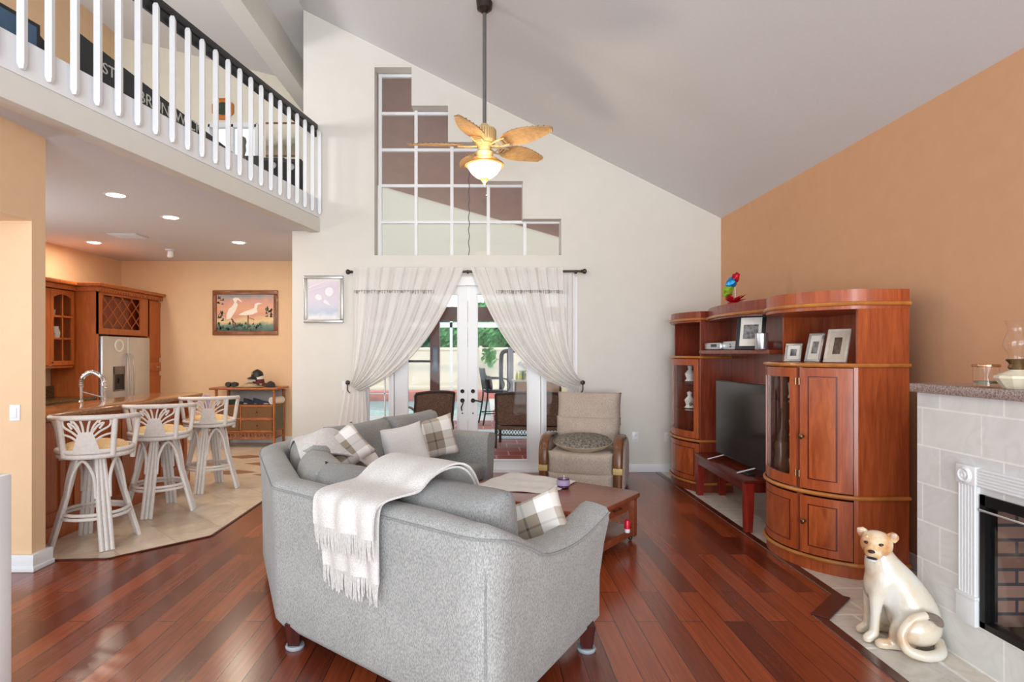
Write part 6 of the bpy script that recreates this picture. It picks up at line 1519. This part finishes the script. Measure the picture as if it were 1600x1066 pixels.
# wicker loveseat and chair seen from behind
WICK = plain('dark_wicker', (118, 90, 70), .6, var=.5, nscale=55, bstr=.6); WICKF = plain('dark_wicker_frame', (62, 50, 44), .5, var=.2, nscale=60)
CUSH = fabric('blue_grey_cushion', (128, 142, 146), (150, 164, 168), 80)
def wicker(name, label, cat, w, rz, loc, group=None):
    t_ = local(thing(name, label, cat, (0, 0, 0)))
    # local: back at +y... we look at the back from -y, so the back stands at y = 0, seat towards +y
    def bk(u, v): return Vector(((u - .5) * w, -.10 * (v) + .02 * (2 * u - 1) ** 2, .38 + .55 * v - .03 * (2 * u - 1) ** 2 * v))
    MB().surf(bk, 18, 12, .035).build('back', WICK, t_, smooth=60)
    fr_ = MB(); fr_.tube([bk(0, 0), bk(0, 1)], .022, 8).tube([bk(i / 12, 1) for i in range(13)], .024, 8).tube([bk(1, 0), bk(1, 1)], .022, 8); fr_.build('back_frame', WICKF, t_)
    for x in (-w / 2, w / 2):
        for y in (.0, .62): MB().tube([(x, y, .40), (x * 1.01, y - (.05 if y == 0 else -.02), 0)], .024, 8).build('leg', WICKF, t_)
        MB().tube(smooth_path([(x, -.03, .62), (x * 1.03, .2, .66), (x * 1.04, .5, .64), (x * 1.02, .64, .58), (x, .64, .40)], 4), .028, 8, flat=.6).build('arm', WICK, t_)
    MB().box(-w / 2, w / 2, 0, .64, .30, .36).build('seat', WICK, t_)
    ap = MB()
    n = int(w / .05)
    for i in range(n):
        x = -w / 2 + w * (i + .5) / n; ap.tube([(x - .025, -.01, .22), (x + .025, -.01, .31)], .005, 4).tube([(x + .025, -.01, .22), (x - .025, -.01, .31)], .005, 4)
    ap.tube([(-w / 2, -.01, .215), (w / 2, -.01, .215)], .012, 6); ap.build('lattice_apron', WICKF, t_, smooth=False)
    pillow(MB(), w * .9, .5, .13, Matrix.Translation((0, .12, .62)), 14).build('back_cushion', CUSH, t_, smooth=80); MB().box(-w / 2 + .04, w / 2 - .04, .04, .62, .37, .48, .04, 3).build('seat_cushion', CUSH, t_)
    t_.location = loc; t_.rotation_euler = (0, 0, rz); return t_
wicker('wicker_loveseat', 'dark brown wicker loveseat with its back to the garden doors', 'loveseat', 1.30, radians(-8), (at(836, 0, 9.9).x, 9.85, GZ))
wicker('wicker_armchair', 'dark brown wicker armchair turned sideways beyond the left garden door', 'armchair', .70, radians(28), (at(676, 0, 9.9).x, 10.1, GZ))
tag(MB().box(-.2, 2.6, 10.9, 12.2, GZ + .0005, GZ + .012).build('outdoor_mat', plain('pale_blue_mat', (176, 190, 194), .9, var=.1), None), 'pale blue grey outdoor mat in front of the wicker loveseat', 'mat')
# bar chair
bcx = local(thing('bar_chair', 'tall dark metal patio bar chair with a small cushion seen through the right door', 'bar chair', (0, 0, 0)))
IRN = plain('dark_bronze_metal', (56, 54, 56), .5, .4)
for s in (-1, 1):
    MB().tube(smooth_path([(-.30, s * .24, 0), (-.23, s * .24, .40), (-.20, s * .24, .75), (-.28, s * .24, 1.25)], 5), .018, 8).build('rear_leg', IRN, bcx); MB().tube(smooth_path([(.32, s * .25, 0), (.27, s * .25, .4), (.25, s * .25, .72)], 5), .018, 8).build('front_leg', IRN, bcx)
    MB().tube(smooth_path([(-.23, s * .26, 1.0), (0, s * .27, 1.02), (.22, s * .27, 1.0), (.30, s * .26, .86), (.25, s * .25, .74)], 5), .017, 8).build('arm', IRN, bcx)
MB().tube([(-.25, -.24, .25), (-.25, .24, .25), (.29, .25, .25), (.29, -.25, .25)], .012, 6, True).build('stretcher', IRN, bcx)
MB().box(-.22, .27, -.25, .25, .70, .75, .02, 3).build('seat', plain('charcoal_sling', (66, 70, 74), .8), bcx)
MB().surf(lambda u, v: Vector((-.205 - .075 * v, (u - .5) * .46, .78 + .46 * v)), 6, 6, .02).build('backrest', plain('charcoal_sling_back', (74, 76, 82), .8, var=.2, nscale=50), bcx)
pillow(MB(), .36, .34, .12, frame((-.12, 0, .92), (0, 1, 0), (1, 0, .2), (-.2, 0, 1)), 12).build('lumbar_cushion', plain('dark_print', (92, 78, 74), .9, var=.5, nscale=20), bcx, smooth=80)
bcx.location = (at(772, 0, 13.2).x, 13.3, GZ); bcx.rotation_euler = (0, 0, radians(12))
tag(MB().box(.25, 1.5, 13.9, 15.2, GZ + .0005, .10).build('garden_step', RED, None), 'low red step beneath the bar chair', 'step')
# side wing wall with sideboard, orchid
struct(MB().box(1.10, 5, 15.6, 15.8, GZ, 2.05).build('wall_garden', plain('beige_stucco', (214, 198, 162), .9, var=.04, nscale=20, bstr=.2), origin=False, smooth=False))
gp_ = at(799, 0, 15.3); tag(MB().box(gp_.x - .08, gp_.x + .05, 15.2, 15.35, GZ, at(0, 543, 15.3).z).build('grey_post', plain('grey_post_paint', (140, 144, 150), .6), None), 'slim grey square post at the end of the beige garden wall', 'post')
tb = thing('patio_sideboard', 'light topped wicker patio sideboard against the beige garden wall', 'sideboard', (at(822, 0, 13.0).x, 13.2, GZ))
tx0, tx1 = at(801, 0, 13).x, at(880, 0, 13).x; tz = at(0, 594, 13.0).z
MB().box(tx0, tx1, 12.95, 13.5, tz - .04, tz, .01).build('table_top', plain('pale_stone', (212, 206, 196), .5), tb); MB().box(tx0 + .08, tx1 - .05, 13.0, 13.45, GZ + .1, tz - .04).build('body', plain('tan_wicker', (170, 140, 108), .8, var=.2, nscale=60), tb)
for x in (tx0 + .06, tx1 - .06): MB().cyl((x, 13.0, GZ), (x, 13.0, tz - .04), .025).build('leg', WICKF, tb)
oc = thing('potted_orchid', 'white orchid in a dark pot on the patio sideboard', 'plant', (at(817, 0, 13.1).x, 13.15, tz))
c = Vector((at(817, 0, 13.1).x, 13.15, tz)); MB().lathe([(0, 0), (.06, 0), (.08, .14), (.07, .14), (0, .12)], c).build('pot', plain('dark_pot', (54, 48, 46), .4), oc)
lf = MB()
for i in range(7):
    a = i * .9; d = Vector((cos(a), sin(a), 0)); n = Vector((-sin(a), cos(a), 0)); lf.poly([c + Vector((0, 0, .13)), c + d * .09 + n * .03 + Vector((0, 0, .20)), c + d * .17 + Vector((0, 0, .19)), c + d * .09 - n * .03 + Vector((0, 0, .20))])
lf.build('leaves', plain('leaf_green', (84, 130, 60), .5), oc, smooth=False)
fw_ = MB()
for i in range(9):
    p = c + Vector((r.uniform(-.08, .08), r.uniform(-.05, .05), .30 + r.uniform(-.06, .10)))
    for k in range(5): a = k * 1.257; fw_.poly([p, p + Vector((cos(a - .4) * .035, -.01, sin(a - .4) * .035)), p + Vector((cos(a) * .05, -.012, sin(a) * .05)), p + Vector((cos(a + .4) * .035, -.01, sin(a + .4) * .035))])
fw_.build('flowers', WHITE, oc, smooth=False); MB().tube([c + Vector((0, 0, .1)), c + Vector((.02, 0, .25)), c + Vector((0, 0, .36))], .005, 5).build('stem', plain('stem_green', (90, 120, 60), .5), oc)
for i in range(4):
    x = tx0 + .10 + .075 * i + (.22 if i > 2 else 0); cc = Vector((x, 13.08, tz))
    b2 = tag(MB().lathe([(0, 0), (.03, 0), (.032, .09), (.014, .13), (.014, .17), (0, .17)], cc, 14).build('bottle', plain('lime_bottle_%d' % i, ((190, 196, 60), (206, 206, 70), (120, 130, 60), (196, 190, 120))[i], .25), None), ('lime yellow bottle at the left end of the patio sideboard', 'lime yellow bottle second from the left end of the patio sideboard', 'olive bottle standing before the orchid pot', 'pale bottle past the orchid on the patio sideboard')[i], 'bottle')
# swing arch
YS = 17
ap_ = smooth_path([at(783, 612, YS), at(783, 565, YS), at(785, 552, YS), at(792, 548.5, YS), at(806, 548, YS)], 6)
sw = thing('swing_frame', 'thin dark arched metal swing frame by the garden fence', 'swing frame', at(790, 612, YS))
ap_[0].z = GZ
MB().tube(ap_, .06, 8).build('arch_tube', IRN, sw); MB().tube([at(793, 552, YS), Vector((at(793, 0, YS).x, YS, GZ))], .02, 6).build('upright', IRN, sw)
# trees beyond the fence
def tree(label, c, rx, ry, rz, n, col, seed, leaf=.16):
    q = random.Random(seed); t_ = thing('tree', label, 'tree', (c[0], c[1], GZ), 0, 'trees beyond the fence'); mb = MB()
    for i in range(n):
        a, b_ = q.uniform(0, 6.283), math.acos(q.uniform(-1, 1)); k = q.uniform(.55, 1.0) ** .5 * (1 + .18 * sin(3 * a + seed) * sin(4 * b_))
        p = Vector((c[0] + rx * k * sin(b_) * cos(a), c[1] + ry * k * sin(b_) * sin(a), c[2] + rz * k * cos(b_))); s_ = leaf * q.uniform(.6, 1.3)
        d = Vector((q.gauss(0, 1), q.gauss(0, 1), q.gauss(0, 1))).normalized(); e = d.orthogonal().normalized(); f_ = d.cross(e)
        mb.poly([p - e * s_, p + f_ * s_ * .45, p + e * s_, p - f_ * s_ * .45])
    mb.build('foliage', plain('foliage_%d' % seed, col, .7, var=.35, nscale=1.5), t_, smooth=False)
    MB().tube([(c[0], c[1], GZ), (c[0] + .1, c[1], c[2])], [.16, .10], 8).build('trunk', plain('bark_%d' % seed, (96, 80, 66), .9), t_)
tree('broad bright green tree beyond the fence centred behind the door seam', (at(770, 0, 27).x, 27, 2.55), 2.6, 1.5, 1.25, 5200, (104, 168, 108), 3)
tree('dark green tree beyond the fence behind the left garden door', (at(700, 0, 28).x, 28, 2.4), 2.0, 1.4, 1.2, 3400, (80, 136, 98), 4)
tree('tree spilling over the fence toward the beige garden wall', (at(800, 0, 25.4).x, 25.6, 2.5), 1.5, 1.0, .9, 2200, (112, 178, 112), 5)
vine = MB(); q = random.Random(9)
for i in range(160):
    p = at(q.gauss(764, 6), q.uniform(545, 562), 23.5) if i > 60 else at(q.gauss(766, 2.5), q.uniform(555, 574), 23.5); s_ = q.uniform(.06, .14); d = Vector((q.gauss(0, 1), q.gauss(0, 1), q.gauss(0, 1))).normalized(); e = d.orthogonal().normalized(); f_ = d.cross(e)
    vine.poly([p - e * s_, p + f_ * s_ * .45, p + e * s_, p - f_ * s_ * .45])
vine.tube([at(766, 575, 23.6), at(764, 540, 23.6), at(768, 535, 24.4)], .02, 5)
tag(vine.build('hanging_branch', plain('vine_green', (100, 164, 96), .7, var=.3), None, smooth=False), 'leafy branch hanging over the top of the cream fence', 'branch')
hs = thing('garden_house', 'neighbouring house with a grey roof and white screen enclosure beyond the fence', 'house', (-4, 32, 0))
MB().box(-9, -1.3, 31, 36, GZ, 3.0).build('wall', plain('neighbour_stucco', (170, 176, 178), .9, var=.04), hs, smooth=False)
MB().prism([(-9.5, 3.0), (-.8, 3.0), (-3, 4.6), (-7, 4.6)], 30.6, 36.4, m=Matrix(((1, 0, 0, 0), (0, 0, 1, 0), (0, 1, 0, 0), (0, 0, 0, 1)))).build('roof', plain('grey_shingle', (120, 116, 116), .9, var=.2, nscale=4), hs, smooth=False)
scr = thing('screen_enclosure', 'white framed pool screen enclosure along the fence', 'screen enclosure', (0, 22.6, 0))
sm = MB()
for px in (636, 705): x = at(px, 0, 22.6).x; sm.box(x - .05, x + .05, 22.55, 22.65, GZ, 3.05)
sm.box(-12, 6, 22.55, 22.65, at(0, 512, 22.6).z, at(0, 504, 22.6).z); sm.build('frame_bars', WHITE, scr, smooth=False)
MB().box(-12, at(673, 0, 12.55).x, 12.56, 12.6, at(0, 566, 12.58).z, at(0, 563.5, 12.58).z).build('handrail_bar', IRN, scr, smooth=False) if False else None
hb_ = MB().box(-5, at(674, 0, YB).x, YB - .03, YB + .03, at(0, 566.5, YB).z, at(0, 563, YB).z); hb_.build('cross_rail', IRN, pg, smooth=False, label='dark cross rail')
